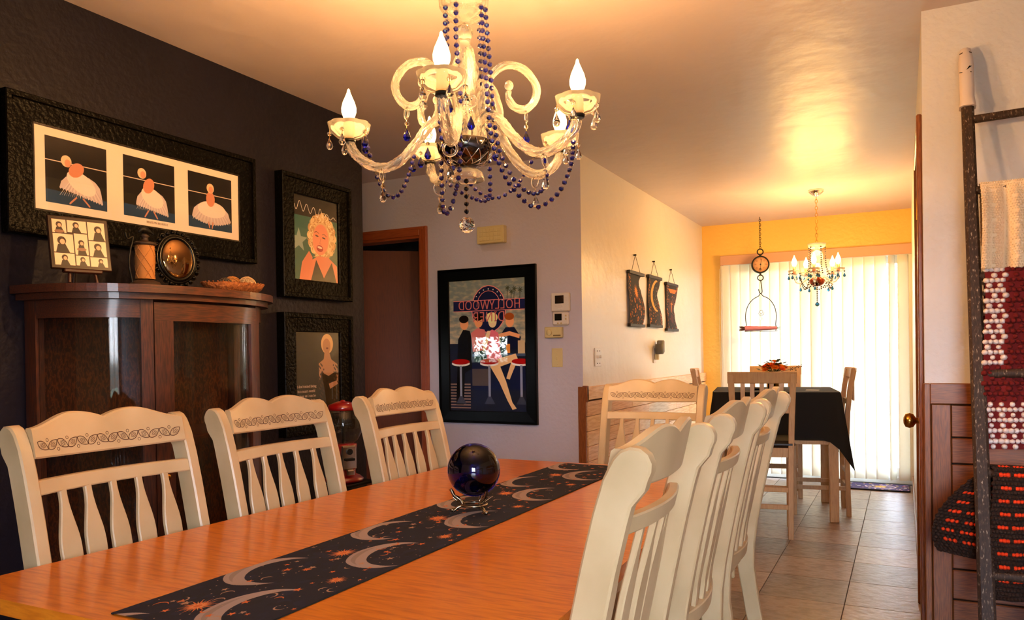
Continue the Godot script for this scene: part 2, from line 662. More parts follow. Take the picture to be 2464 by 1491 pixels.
	M.leaf.backlight_enabled = true
	M.leaf.backlight = Color(0.10, 0.18, 0.04)
	M.hedge = plain(Color(0.25, 0.36, 0.12), 0.7)
	M.hedge.backlight_enabled = true
	M.hedge.backlight = Color(0.2, 0.28, 0.06)
	M.lawn = plain(Color(0.42, 0.45, 0.30), 0.9)
	M.deck = textured(noise_tex(110, 0.02, [[0.0, Color(0.46, 0.40, 0.35)], [1.0, Color(0.58, 0.52, 0.46)]], 256), Vector3(0.8, 8, 8), 0.8)
	M.soffit = plain(Color(0.60, 0.55, 0.48), 0.7)
	M.cab_glass = pane_glass(0.10, Color(0.03, 0.03, 0.03))
	M.cab_glass.metallic_specular = 0.3
	M.poster_glass = pane_glass(0.0, Color(1, 1, 1))
	M.poster_glass.metallic_specular = 0.36
	M.ebony = plain(Color(0.085, 0.07, 0.06), 0.6)
	M.yellow_glass = glass(Color(0.98, 0.80, 0.12), 0.03)
	M.thin_glass = pane_glass(0.08, Color(0.2, 0.2, 0.2))
	M.old_wood = plain(Color(0.17, 0.095, 0.05), 0.6)
	M.twine = plain(Color(0.66, 0.44, 0.22), 0.9)
	M.string_pale = plain(Color(0.72, 0.60, 0.44), 0.9)
	M.string_grey = plain(Color(0.30, 0.26, 0.23), 0.9)
	M.gloss_black = plain(Color(0.012, 0.010, 0.010), 0.2)
	M.gloss_black.metallic_specular = 0.3
	M.smoky_mirror = plain(Color(0.55, 0.42, 0.28), 0.04, 1.0)
	M.bark = bumpy(textured(noise_tex(120, 0.05, [[0.0, Color(0.33, 0.17, 0.07)], [0.5, Color(0.55, 0.31, 0.14)], [1.0, Color(0.70, 0.45, 0.22)]], 256), Vector3(6, 6, 6), 0.85), noise_tex(121, 0.05, [], 256, 4, true, 8.0), 1.0)
	M.pink_stone = plain(Color(0.62, 0.17, 0.25), 0.4)
	M.silver = plain(Color(0.72, 0.66, 0.56), 0.25, 1.0)
	M.copper = plain(Color(0.55, 0.26, 0.18), 0.12, 1.0)
	M.dark_gem = coat(plain(Color(0.05, 0.055, 0.10), 0.12), 1.0, 0.03)
	M.pink_paper = plain(Color(0.72, 0.48, 0.60), 0.7)

# ------------------------------------------------------------------ the setting
# wall built of boxes around openings; a, b along the wall (x or z), holes are [from, to, bottom, top]
func wall_boxes(st: SurfaceTool, along_x: bool, a: float, b: float, face_at: float, thick: float, holes: Array, y0 := 0.0, y1 := CEIL) -> void:
	var cuts := [a, b]
	for hl in holes:
		cuts.append(hl[0]); cuts.append(hl[1])
	cuts.sort()
	for i in cuts.size() - 1:
		var p: float = cuts[i]
		var q: float = cuts[i + 1]
		if q - p < 0.0005:
			continue
		var spans := [[y0, y1]]
		for hl in holes:
			if hl[0] < (p + q) / 2 and hl[1] > (p + q) / 2:
				spans = []
				if hl[2] > y0:
					spans.append([y0, hl[2]])
				if hl[3] < y1:
					spans.append([hl[3], y1])
		for s in spans:
			var c := Vector3((p + q) / 2, (s[0] + s[1]) / 2, face_at + thick / 2)
			var z := Vector3(q - p, s[1] - s[0], abs(thick))
			if not along_x:
				c = Vector3(face_at + thick / 2, c.y, (p + q) / 2)
				z = Vector3(abs(thick), z.y, q - p)
			bx(st, c, z)

func build_shell() -> void:
	var st := S()
	wall_boxes(st, false, DARK_END, BACK_Z + 0.12, DARK_X, -0.12, [])
	struct("wall_left", st, M.navy)
	st = S()
	wall_boxes(st, true, -6.1, CREAM_X - 0.12, HALL_Z, -0.12, [[-3.71, -2.95, 0.0, 2.03]])
	bx(st, Vector3(CREAM_X - 0.06, CEIL / 2, HALL_Z - 0.002), Vector3(0.12, CEIL, 0.004))
	struct("wall_hall", st, M.grey)
	st = S()
	wall_boxes(st, false, FAR_Z - 0.12, HALL_Z - 0.004, CREAM_X, -0.12, [])
	struct("wall_kitchen_left", st, M.cream)
	st = S()
	wall_boxes(st, true, CREAM_X, KIT_X + 0.12, FAR_Z, -0.12, [[-1.53, 0.06, 0.0, 2.08]])
	struct("wall_far", st, M.yellow)
	st = S()
	wall_boxes(st, false, FAR_Z - 0.12, STUB_Z - 0.12, KIT_X, 0.12, [[-4.1, -3.36, 0.0, 2.04]])
	struct("wall_kitchen_right", st, M.cream)
	st = S()
	wall_boxes(st, true, KIT_X, RIGHT_X + 0.12, STUB_Z, -0.12, [])
	struct("wall_right_stub", st, M.white_wall)
	st = S()
	wall_boxes(st, false, STUB_Z, BACK_Z + 0.12, RIGHT_X, 0.12, [])
	struct("wall_right", st, M.white_wall)
	st = S()
	wall_boxes(st, true, DARK_X, RIGHT_X, BACK_Z, 0.12, [[0.1, 1.25, 0.85, 2.0]])
	struct("wall_back", st, M.white_wall)
	# room to the left of the dark wall, seen only in the poster's glass
	st = S()
	wall_boxes(st, true, -6.1, DARK_X - 0.12, -0.62, 0.12, [[-4.80, -4.22, 1.07, 1.46]])
	wall_boxes(st, false, HALL_Z, -0.5, -6.1, -0.12, [])
	struct("wall_side_room", st, M.white_wall)
	# dark room behind the hall door
	st = S()
	wall_boxes(st, true, -4.6, CREAM_X - 0.12, -6.9, -0.12, [])
	wall_boxes(st, false, -6.9, HALL_Z - 0.12, -4.5, -0.12, [])
	struct("wall_back_room", st, M.white_wall)
	st = S()
	bx(st, Vector3(-1.75, CEIL + 0.06, (BACK_Z + FAR_Z) / 2), Vector3(8.9, 0.12, BACK_Z - FAR_Z + 0.26))
	struct("ceiling", st, M.ceiling)

func build_floor() -> void:
	var st := S()
	bx(st, Vector3(-1.75, -0.06, (BACK_Z + FAR_Z) / 2), Vector3(8.9, 0.11, BACK_Z - FAR_Z + 0.26))
	var base := struct("floor", st, M.grout)
	# square vinyl tiles, each a piece of its own where they can be seen
	var px := 0.3935
	var pz := 0.4055
	var mesh := mesh_of(box(Vector3(0, -0.0025, 0), Vector3(px - 0.003, 0.005, pz - 0.003), 0.0012))
	var r2 := RandomNumberGenerator.new()
	r2.seed = 77
	var hidden := S()
	for i in range(-15, 8):
		for j in range(-10, 15):
			var c := Vector3(-0.262 + (i + 0.5) * px, 0.0, -3.95 - (j + 0.5) * pz)
			if c.z < FAR_Z - 0.05 or c.z > BACK_Z or c.x > RIGHT_X or c.x < -6.0:
				continue
			if c.z > -3.0 or c.x < CREAM_X - 0.2 or c.x > 0.3:
				bx(hidden, c + Vector3(0, -0.0025, 0), Vector3(px - 0.003, 0.005, pz - 0.003))
				continue
			var k := r2.randi() % 3
			put("tile", mesh, M["tile_%d" % k], base, T(c, Vector3(0, 0, 0)))
	var rest := obj("tile", hidden, M.tile_0, base)
	rest.name = "distant_tiles"
	rest.set_meta("kind", "stuff")

func build_wainscots() -> void:
	# pale pine boards along the kitchen's left wall
	var st := S()
	bx(st, Vector3(CREAM_X + 0.004, 0.49, (HALL_Z + FAR_Z) / 2), Vector3(0.008, 0.98, HALL_Z - FAR_Z - 0.004))
	var w := struct("trim_1", st, plain(Color(0.24, 0.15, 0.08), 0.8))
	var r2 := RandomNumberGenerator.new()
	r2.seed = 5
	var hgt := 0.094
	var y := 0.905
	var row := 0
	var cuts_of := [[-5.35, -6.2, -6.9], [-4.95, -5.75, -6.55, -7.2], [-5.45, -6.35, -7.0], [-5.1, -5.9, -6.8]]
	while y > 0.02:
		var cuts := [HALL_Z - 0.03]
		cuts.append_array(cuts_of[row % 4])
		cuts.append(FAR_Z + 0.004)
		for i in cuts.size() - 1:
			var a: float = cuts[i]
			var b: float = cuts[i + 1]
			var h2: float = min(hgt, y) - 0.003
			var o := obj("plank", box(Vector3(CREAM_X + 0.014, y - h2 / 2, (a + b) / 2), Vector3(0.014, h2, abs(a - b) - 0.003), 0.002), M["pine_%d" % (r2.randi() % 3)], w)
			o.name = o.name
		y -= hgt
		row += 1
	var caps := [HALL_Z - 0.004, -5.42, -6.6, FAR_Z + 0.004]
	for i in 3:
		obj("cap_rail", box(Vector3(CREAM_X + 0.016, 0.957, (caps[i] + caps[i + 1]) / 2), Vector3(0.024, 0.082, abs(caps[i] - caps[i + 1]) - 0.002), 0.003), M["pine_%d" % (i % 3)], w)
	# brown corner post where the hall wall meets it
	struct("trim_2", box(Vector3(CREAM_X - 0.004, 0.50, HALL_Z + 0.006), Vector3(0.05, 1.0, 0.016), 0.003), M.oak_y)
	struct("trim_3", box(Vector3(CREAM_X + 0.012, 0.955, HALL_Z - 0.012), Vector3(0.032, 0.10, 0.03), 0.003), M.oak_y)
	# dark oak wainscot below the ladder wall
	st = S()
	bx(st, Vector3((KIT_X + RIGHT_X) / 2, 0.52, STUB_Z + 0.004), Vector3(RIGHT_X - KIT_X, 1.04, 0.008))
	var v := struct("trim_4", st, plain(Color(0.10, 0.05, 0.02), 0.8))
	var ys := [1.005, 0.885, 0.79, 0.65, 0.545, 0.41, 0.30, 0.17, 0.06]
	for i in ys.size():
		var lo: float = ys[i + 1] if i + 1 < ys.size() else 0.0
		obj("plank", box(Vector3((0.15 + RIGHT_X) / 2, (ys[i] + lo) / 2, STUB_Z + 0.013), Vector3(RIGHT_X - 0.15, ys[i] - lo - 0.005, 0.012), 0.003), M.oak_x, v)
	obj("top_rail", box(Vector3((0.083 + RIGHT_X) / 2, 1.043, STUB_Z + 0.016), Vector3(RIGHT_X - 0.083, 0.075, 0.026), 0.003), M.oak_x, v)
	obj("stile", box(Vector3(0.118, 0.503, STUB_Z + 0.014), Vector3(0.062, 1.003, 0.02), 0.003), M.oak_y, v)
	obj("corner_post", box(Vector3(0.074, 0.54, STUB_Z + 0.012), Vector3(0.022, 1.08, 0.034), 0.003), M.oak_y, v)

func build_openings() -> void:
	# hall door, ajar, with its casing
	var st := S()
	bx(st, Vector3(-2.92, 1.045, HALL_Z + 0.009), Vector3(0.062, 2.09, 0.018), 0.004)
	bx(st, Vector3(-2.905, 1.045, HALL_Z + 0.013), Vector3(0.022, 2.09, 0.014), 0.004)
	var fr := struct("door_1", st, M.casing_y)
	st = S()
	bx(st, Vector3(-3.3605, 2.059, HALL_Z + 0.009), Vector3(0.817, 0.062, 0.018), 0.004)
	bx(st, Vector3(-3.343, 2.079, HALL_Z + 0.013), Vector3(0.852, 0.022, 0.014), 0.004)
	obj("head_casing", st, M.casing_x, fr)
	obj("side_casing", box(Vector3(-3.74, 1.015, HALL_Z + 0.009), Vector3(0.06, 2.03, 0.018), 0.004), M.casing_y, fr)
	obj("jamb", box(Vector3(-2.9575, 1.0145, HALL_Z - 0.06), Vector3(0.0155, 2.029, 0.12)), M.casing_y, fr)
	obj("jamb", box(Vector3(-3.7025, 1.0145, HALL_Z - 0.06), Vector3(0.0155, 2.029, 0.12)), M.casing_y, fr)
	obj("head_jamb", box(Vector3(-3.33, 2.0215, HALL_Z - 0.06), Vector3(0.73, 0.016, 0.12)), M.casing_x, fr)
	st = S()
	bx(st, Vector3(-2.967, 0.92, HALL_Z - 0.03), Vector3(0.004, 0.06, 0.03), 0.001)
	obj("strike_plate", st, M.brass, fr)
	var leaf := S()
	var turn := T(Vector3(-3.69, 0, HALL_Z - 0.13), Vector3(0, deg_to_rad(38), 0))
	bx(leaf, Vector3(0.36, 1.0, 0), Vector3(0.72, 1.99, 0.035), 0.002, turn)
	var lf := obj("door_leaf", leaf, M.door, fr)
	st = S()
	lathe(st, [Vector2(0.0, 0.0), Vector2(0.026, 0.001), Vector2(0.026, 0.006), Vector2(0.01, 0.012), Vector2(0.01, 0.03), Vector2(0.024, 0.04), Vector2(0.026, 0.055), Vector2(0.0, 0.066)], 16, turn * T(Vector3(0.665, 0.92, 0.0175), Vector3(PI / 2, 0, 0)))
	obj("door_knob", st, M.brass, lf)
	# door in the kitchen's right wall, seen edge-on
	st = S()
	bx(st, Vector3(KIT_X - 0.009, 1.045, -3.325), Vector3(0.018, 2.09, 0.064), 0.004)
	var d2 := struct("door_2", st, M.oak_y)
	obj("side_casing", box(Vector3(KIT_X - 0.009, 1.045, -4.135), Vector3(0.018, 2.09, 0.064), 0.004), M.oak_y, d2)
	obj("head_casing", box(Vector3(KIT_X - 0.009, 2.074, -3.73), Vector3(0.018, 0.064, 0.74), 0.004), M.oak_z, d2)
	var l2 := obj("door_leaf", box(Vector3(KIT_X + 0.022, 1.018, -3.73), Vector3(0.036, 2.03, 0.736), 0.002), M.oak_y, d2)
	st = S()
	lathe(st, [Vector2(0.0, 0.0), Vector2(0.031, 0.001), Vector2(0.031, 0.006), Vector2(0.012, 0.012), Vector2(0.012, 0.032), Vector2(0.025, 0.04), Vector2(0.030, 0.054), Vector2(0.026, 0.068), Vector2(0.012, 0.075), Vector2(0.0, 0.076)], 24, T(Vector3(KIT_X + 0.004, 0.925, -3.41), Vector3(0, 0, PI / 2)))
	obj("door_knob", st, M.brass, l2)
	for y in [0.28, 1.06, 1.86]:
		st = S()
		tube(st, [Vector3(KIT_X - 0.006, y - 0.05, -4.098), Vector3(KIT_X - 0.006, y + 0.05, -4.098)], 0.007, 10)
		bx(st, Vector3(KIT_X + 0.0, y, -4.08), Vector3(0.006, 0.09, 0.03))
		obj("hinge", st, M.brass, d2)
	# baseboard and a door stop beyond it
	struct("baseboard_kitchen_right", box(Vector3(KIT_X - 0.006, 0.045, -5.9), Vector3(0.012, 0.09, 3.4), 0.003), M.oak_z)
	struct("baseboard_hall", box(Vector3(-2.33, 0.045, HALL_Z + 0.006), Vector3(1.08, 0.09, 0.012), 0.003), M.casing_x)
	# sliding glass door behind the blinds
	st = S()
	bx(st, Vector3(-0.735, 0.03, FAR_Z - 0.06), Vector3(1.59, 0.06, 0.11), 0.004)
	bx(st, Vector3(-0.735, 2.055, FAR_Z - 0.06), Vector3(1.59, 0.05, 0.11), 0.004)
	bx(st, Vector3(-1.505, 1.045, FAR_Z - 0.06), Vector3(0.05, 1.97, 0.11), 0.004)
	bx(st, Vector3(0.035, 1.045, FAR_Z - 0.06), Vector3(0.05, 1.97, 0.11), 0.004)
	var w := struct("door_3", st, M.vinyl_white)
	for sx in [-1, 1]:
		var cx: float = -0.735 + sx * 0.37
		var z: float = FAR_Z - 0.06 + sx * 0.022
		st = S()
		bx(st, Vector3(cx, 0.10, z), Vector3(0.76, 0.08, 0.035), 0.003)
		bx(st, Vector3(cx, 2.0, z), Vector3(0.76, 0.06, 0.035), 0.003)
		for s2 in [-1, 1]:
			bx(st, Vector3(cx + s2 * 0.35, 1.05, z), Vector3(0.06, 1.82, 0.035), 0.003)
		var sash := obj("sash", st, M.vinyl_white, w)
		obj("pane", box(Vector3(cx, 1.05, z), Vector3(0.64, 1.83, 0.006)), M.pane, sash)
	# casing strip on the yellow wall, left of the blinds
	struct("trim_5", box(Vector3(-1.555, 1.02, FAR_Z + 0.009), Vector3(0.045, 2.04, 0.018), 0.003), M.casing_y)
	# windows behind and beside the camera, and the one the poster mirrors
	window("window_1", true, 0.1, 1.25, 0.85, 2.0, BACK_Z + 0.06)
	window("window_2", true, -4.80, -4.22, 1.07, 1.46, -0.56)

func window(called: String, along_x: bool, a: float, b: float, y0: float, y1: float, at: float) -> void:
	var xf := Transform3D.IDENTITY
	if not along_x:
		xf = Transform3D(Basis(Vector3.UP, PI / 2), Vector3.ZERO)
	var w := b - a
	var hh := y1 - y0
	var st := S()
	for s in [-1, 1]:
		bx(st, Vector3(s * (w / 2 - 0.02), 0, 0), Vector3(0.04, hh, 0.08), 0.003)
		bx(st, Vector3(0, s * (hh / 2 - 0.02), 0), Vector3(w, 0.04, 0.08), 0.003)
	if w > 0.8:
		bx(st, Vector3(0, 0, 0), Vector3(0.035, hh, 0.05), 0.003)
	var fr := put(called, mesh_of(st), M.vinyl_white, self, Transform3D(xf.basis, Vector3((a + b) / 2, (y0 + y1) / 2, at) if along_x else Vector3(at, (y0 + y1) / 2, (a + b) / 2)))
	fr.name = called
	fr.set_meta("kind", "structure")
	if w > 0.8:
		for s in [-1, 1]:
			obj("pane", box(Vector3(s * w / 4, 0, 0), Vector3(w / 2 - 0.05, hh - 0.07, 0.005)), M.pane, fr)
	else:
		obj("pane", box(Vector3.ZERO, Vector3(w - 0.07, hh - 0.07, 0.005)), M.pane, fr)

func build_blinds() -> void:
	var b := thing("vertical_blind", "white vertical slat blinds covering the sliding glass door", "blinds", Vector3(-0.72, 0, FAR_Z + 0.07))
	obj("valance", box(Vector3(0.0, 2.078, 0.012), Vector3(1.71, 0.09, 0.05), 0.004), M.valance, b)
	obj("head_rail", box(Vector3(0.0, 2.045, 0.0), Vector3(1.66, 0.03, 0.035), 0.003), M.vinyl_white, b)
	var st := S()
	var rings := []
	for y in [0.045, 2.03]:
		var r := []
		for k in 7:
			var t := k / 6.0 * 2 - 1
			r.append(Vector3(t * 0.0495, y, 0.006 * (1 - t * t)))
		for k in 7:
			var t := 1 - k / 6.0 * 2
			r.append(Vector3(t * 0.0495, y, 0.006 * (1 - t * t) - 0.0008))
		r.reverse()
		rings.append(r)
	loft(st, rings, true)
	var slat := mesh_of(st)
	var n := 19
	for i in n:
		var x := -0.81 + 1.62 * i / (n - 1.0)
		var turn := deg_to_rad(14.0 + 5.0 * sin(i * 2.3))
		if i == 16:
			turn = deg_to_rad(58)
		put("slat", slat, M.blind, b, T(Vector3(x, 0, 0), Vector3(0, turn, 0)))
	st = S()
	for k in 3:
		tube(st, [Vector3(-0.862 + 0.012 * k, 2.0, 0.02), Vector3(-0.868 + 0.016 * k, 1.4, 0.022), Vector3(-0.86 + 0.010 * k, 0.75 - 0.2 * k, 0.022)], 0.0018, 6)
	obj("pull_cord", st, M.vinyl_white, b)

func build_outside() -> void:
	var g := obj("ground", box(Vector3(0, -0.35, -2), Vector3(60, 0.1, 60)), M.lawn)
	g.set_meta("kind", "structure")
	# deck and its step outside the sliding door
	var dk := thing("deck", "grey wooden deck boards outside the sliding glass door", "deck", Vector3(-0.7, -0.12, FAR_Z - 1.4))
	for i in 16:
		obj("board", box(Vector3(0, 0.05, 1.1 - i * 0.145), Vector3(4.6, 0.03, 0.138), 0.003), M.deck, dk)
	for x in [-2.0, 0.0, 2.0]:
		obj("post", box(Vector3(x, -0.06, -1.0), Vector3(0.09, 0.2, 0.09)), M.deck, dk)
	# roof overhang above it
	var rf := obj("roof_overhang", box(Vector3(-0.9, 2.36, FAR_Z - 0.12 - 0.75), Vector3(6.0, 0.10, 1.5), 0.01), M.soffit)
	rf.set_meta("kind", "structure")
	# shrubs outside the windows
	var spots := [[Vector3(-5.45, -0.3, 1.5), 1.75], [Vector3(-7.3, -0.3, 3.2), 2.4], [Vector3(0.4, -0.3, 4.6), 1.3], [Vector3(2.2, -0.3, 5.4), 1.9]]
	var words := ["leafy green shrub outside the side room window", "taller leafy shrub beside the side room window", "round green shrub outside the dining room window", "large green shrub behind the round one outside the dining room"]
	for i in spots.size():
		var t := thing("shrub", words[i], "shrub", spots[i][0], i * 1.3, "shrubs in the garden")
		var st := S()
		var r2 := RandomNumberGenerator.new()
		r2.seed = 300 + i
		var h: float = spots[i][1]
		for k in 900:
			var a := r2.randf() * TAU
			var e := asin(r2.randf_range(-0.5, 1.0))
			var rr := h * 0.55 * pow(r2.randf(), 0.33)
			var c := Vector3(cos(a) * cos(e) * rr, h * 0.62 + sin(e) * rr, sin(a) * cos(e) * rr)
			var bs := Basis.from_euler(Vector3(r2.randf() * 3, r2.randf() * 6, r2.randf() * 3)).scaled(Vector3.ONE * 0.09)
			st.set_smooth_group(-1)
			quad(st, c + bs * Vector3(-0.5, 0, 0), c + bs * Vector3(0, -0.25, 0.1), c + bs * Vector3(0.6, 0, 0), c + bs * Vector3(0, 0.25, 0.1))
		obj("foliage", st, M.hedge, t)
		obj("stem", bar(Vector3(0, 0, 0), Vector3(0, h * 0.5, 0), 0.03), M.deck, t)

# ------------------------------------------------------------------ dining table and chairs
func build_dining_table() -> void:
	var cx := -1.10
	var t := thing("dining_table", "long honey-coloured wooden dining table with a centre leaf", "table", Vector3(cx, 0, -1.88))
	# three boards across: end, leaf, end; the top narrows slightly towards the far end
	var z0 := 1.03
	var z1 := -1.03
	var half := func(z: float) -> float:
		return lerpf(0.528, 0.588, (z - z1) / (z0 - z1))
	var parts := [[z1, -0.263], [-0.261, 0.242], [0.244, z0]]
	for i in 3:
		var a: float = parts[i][0]
		var b: float = parts[i][1]
		var poly := PackedVector2Array()
		var r := 0.035
		if i == 0:
			poly.append_array([Vector2(-half.call(b), -b), Vector2(half.call(b), -b)])
			for k in 6:
				var an := PI / 2 * k / 5.0
				poly.append(Vector2(half.call(a) - r + cos(an) * r, -a - r + sin(an) * r))
			for k in 6:
				var an := PI / 2 + PI / 2 * k / 5.0
				poly.append(Vector2(-half.call(a) + r + cos(an) * r, -a - r + sin(an) * r))
		elif i == 2:
			poly.append_array([Vector2(half.call(a), -a), Vector2(-half.call(a), -a)])
			for k in 6:
				var an := PI + PI / 2 * k / 5.0
				poly.append(Vector2(-half.call(b) + r + cos(an) * r, -b + r + sin(an) * r))
			for k in 6:
				var an := PI * 1.5 + PI / 2 * k / 5.0
				poly.append(Vector2(half.call(b) - r + cos(an) * r, -b + r + sin(an) * r))
		else:
			poly.append_array([Vector2(-half.call(b), -b), Vector2(half.call(b), -b), Vector2(half.call(a), -a), Vector2(-half.call(a), -a)])
		var st := S()
		# thickness with a small step at the rim
		var lay := Transform3D(Basis(Vector3.RIGHT, -PI / 2), Vector3(0, TOP - 0.03, 0))
		slab(st, poly, 0.03, lay)
		obj(["end_board", "leaf_board", "end_board"][i], st, M.honey_x, t)
	for s in [-1, 1]:
		obj("apron", box(Vector3(s * 0.49, TOP - 0.075, 0), Vector3(0.02, 0.08, 1.6), 0.003), M.chair, t)
		obj("apron", box(Vector3(0, TOP - 0.075, s * 0.87), Vector3(0.84, 0.08, 0.02), 0.003), M.chair, t)
	for sz in [-1, 1]:
		var c := Vector3(0, 0, sz * 0.42)
		var st := S()
		lathe(st, [Vector2(0.05, 0.08), Vector2(0.06, 0.14), Vector2(0.035, 0.20), Vector2(0.055, 0.34), Vector2(0.06, 0.46), Vector2(0.038, 0.60), Vector2(0.07, 0.66), Vector2(0.07, 0.70)], 24, T(c))
		var col := obj("pedestal", st, M.chair, t)
		for k in 4:
			var d := Vector3(0.10, 0, 0).rotated(Vector3.UP, PI / 2 * k) * (1.0 if k % 2 == 0 else 2.4)
			st = S()
			tube(st, curve([c + Vector3(0, 0.13, 0), c + d * 0.5 + Vector3(0, 0.11, 0), c + d + Vector3(0, 0.02, 0)], 5), 0.02, 10)
			obj("foot", st, M.chair, col)
		obj("cross_bearer", box(c + Vector3(0, TOP - 0.046, 0), Vector3(0.7, 0.03, 0.08), 0.003), M.chair, t)
	# table runner
	var rn := thing("table_runner", "navy cloth runner printed with orange stars and pale crescent moons", "table runner", Vector3(cx, TOP + 0.0005, -1.88))
	var tex := runner_print()
	var m := StandardMaterial3D.new()
	m.albedo_texture = tex
	m.roughness = 0.85
	var r3 := FastNoiseLite.new()
	r3.seed = 4
	r3.frequency = 3.0
	var st2 := S()
	var L := 1.985
	sheet(st2, func(u: float, v: float) -> Vector3:
		var x := lerpf(-0.145, 0.145, u) + 0.006 * r3.get_noise_1d(v * 1.5 + (5.0 if u > 0.5 else 0.0))
		var z := lerpf(1.0, 1.0 - L, v)
		return Vector3(x, 0.0025 + 0.0012 * r3.get_noise_2d(x * 3.0, z), z), 12, 80)
	obj("cloth", st2, m, rn)
	var hem := S()
	for s in [-1, 1]:
		bx(hem, Vector3(s * 0.1425, 0.0012, 1.0 - L / 2), Vector3(0.006, 0.0022, L), 0.0008)
	obj("hem", hem, plain(Color(0.02, 0.02, 0.045), 0.9), rn)

func runner_print() -> ImageTexture:
	var w := 400
	var h := 2048
	var im := canvas(w, h, Color(0.04, 0.045, 0.115))
	var r2 := RandomNumberGenerator.new()
	r2.seed = 8
	# blotches of the dyed ground
	for k in 420:
		fill_poly(im, oval(Vector2(r2.randf() * w, r2.randf() * h), r2.randf_range(6, 30), r2.randf_range(4, 16), r2.randf() * 3.0, 10), [Color(0.05, 0.06, 0.15), Color(0.03, 0.03, 0.075), Color(0.055, 0.075, 0.17)][k % 3])
	var orange := Color(0.83, 0.42, 0.17)
	var tan := Color(0.72, 0.55, 0.42)
	var pale := Color(0.66, 0.58, 0.53)
	# the print repeats every 0.4 m along the cloth; u runs to the right edge, v to the far end
	var per := 414
	for k in range(-1, 6):
		var y := k * per
		for part in [[Vector2(300, y + 130), 118.0, 58.0, 3.62], [Vector2(92, y + 330), 112.0, 54.0, 3.62]]:
			var c: Vector2 = part[0]
			var body := crescent(c, part[1], part[2], part[3], 2.05, 30)
			fill_poly(im, body, pale)
			var inner := crescent(c + Vector2(3, 3), part[1] - 9.0, part[2] * 0.3, part[3], 0.9, 16)
			fill_poly(im, inner, pale.darkened(0.12))
		for b in [[Vector2(150, y + 95), 44.0], [Vector2(330, y + 330), 30.0]]:
			fill_poly(im, star(b[0], b[1], 12, 0.30, 0.2), orange)
			fill_poly(im, star(b[0], b[1] * 0.8, 12, 0.25, 0.46), Color(0.9, 0.6, 0.35))
			fill_poly(im, oval(b[0], b[1] * 0.2, b[1] * 0.2), orange)
		for s in 26:
			var p := Vector2(r2.randf_range(8, w - 8), y + r2.randf_range(0, per))
			fill_poly(im, star(p, r2.randf_range(7, 15), 5, 0.4, r2.randf() * TAU), orange if r2.randf() < 0.6 else tan)
		for s in 12:
			var p := Vector2(r2.randf_range(10, w - 10), y + r2.randf_range(0, per))
			fill_poly(im, crescent(p, r2.randf_range(9, 17), 5.0, r2.randf() * TAU, 1.9, 12), tan if r2.randf() < 0.5 else orange)
		for s in 60:
			var p := Vector2(r2.randf_range(2, w - 2), y + r2.randf_range(0, per))
			fill_poly(im, oval(p, 2.0, 2.0, 0, 6), tan)
	return picture(im)

# one carved leaf: the stained outline and veins cut into the crest
func leaf_mesh(mirror: float) -> ArrayMesh:
	var st := S()
	var L := 0.0335
	var W := 0.0175
	var up := []
	var dn := []
	for i in 11:
		var t := i / 10.0
		var wv := W / 2 * pow(sin(PI * pow(t, 0.85)), 0.85)
		up.append(Vector2(-L / 2 + L * t, wv))
		dn.append(Vector2(-L / 2 + L * t, -wv))
	var lines := [up, dn]
	for k in 4:
		var o := (k - 1.5) * 0.0034
		lines.append([Vector2(-L * 0.28 + abs(o) * 0.8, o * 0.7), Vector2(0, o * 1.15), Vector2(L * 0.27 - abs(o) * 0.8, o * 0.7)])
	for ln in lines.size():
		var w := 0.0018 if ln < 2 else 0.0011
		for i in lines[ln].size() - 1:
			var a: Vector2 = lines[ln][i].rotated(0.62) * Vector2(1, mirror)
			var b: Vector2 = lines[ln][i + 1].rotated(0.62) * Vector2(1, mirror)
			var n := (b - a).normalized().orthogonal() * w / 2
			st.set_smooth_group(-1)
			quad(st, Vector3(a.x - n.x, a.y - n.y, 0), Vector3(b.x - n.x, b.y - n.y, 0), Vector3(b.x + n.x, b.y + n.y, 0), Vector3(a.x + n.x, a.y + n.y, 0))
	return mesh_of(st)

func berry_mesh() -> ArrayMesh:
	var st := S()
	ring(st, Vector3.ZERO, 0.0036, 0.00055, Vector3.BACK, 12, 4)
	return mesh_of(st)

func chair_ring(c: Vector3, hw: float, hd: float, b: float, dir: Vector3) -> Array:
	# chamfered rectangle across a bar that runs along dir: width along x, depth across
	var dep := Vector3.RIGHT.cross(dir).normalized()
	var out := []
	for q in [[hw - b, -hd], [hw, -hd + b], [hw, hd - b], [hw - b, hd], [-hw + b, hd], [-hw, hd - b], [-hw, -hd + b], [-hw + b, -hd]]:
		out.append(c + Vector3.RIGHT * q[0] + dep * q[1])
	return out

func back_line(y: float) -> float:
	# front face of the backrest: leans away from the sitter and curls at the top
	var ys := [0.0, 0.25, 0.45, 0.60, 0.75, 0.85, 0.93, 0.985, 1.02, 1.045]
	var zs := [0.02, 0.085, 0.118, 0.098, 0.066, 0.043, 0.022, 0.004, -0.014, -0.036]
	for i in ys.size() - 1:
		if y <= ys[i + 1]:
			return lerpf(zs[i], zs[i + 1], (y - ys[i]) / (ys[i + 1] - ys[i]))
	return zs[zs.size() - 1]

func crest_line(y: float) -> float:
	return back_line(y) if y < 0.93 else 0.022 - (y - 0.93) * 0.24

func bow(x: float) -> float:
	return -0.032 * (1.0 - pow(x / 0.207, 2.0))

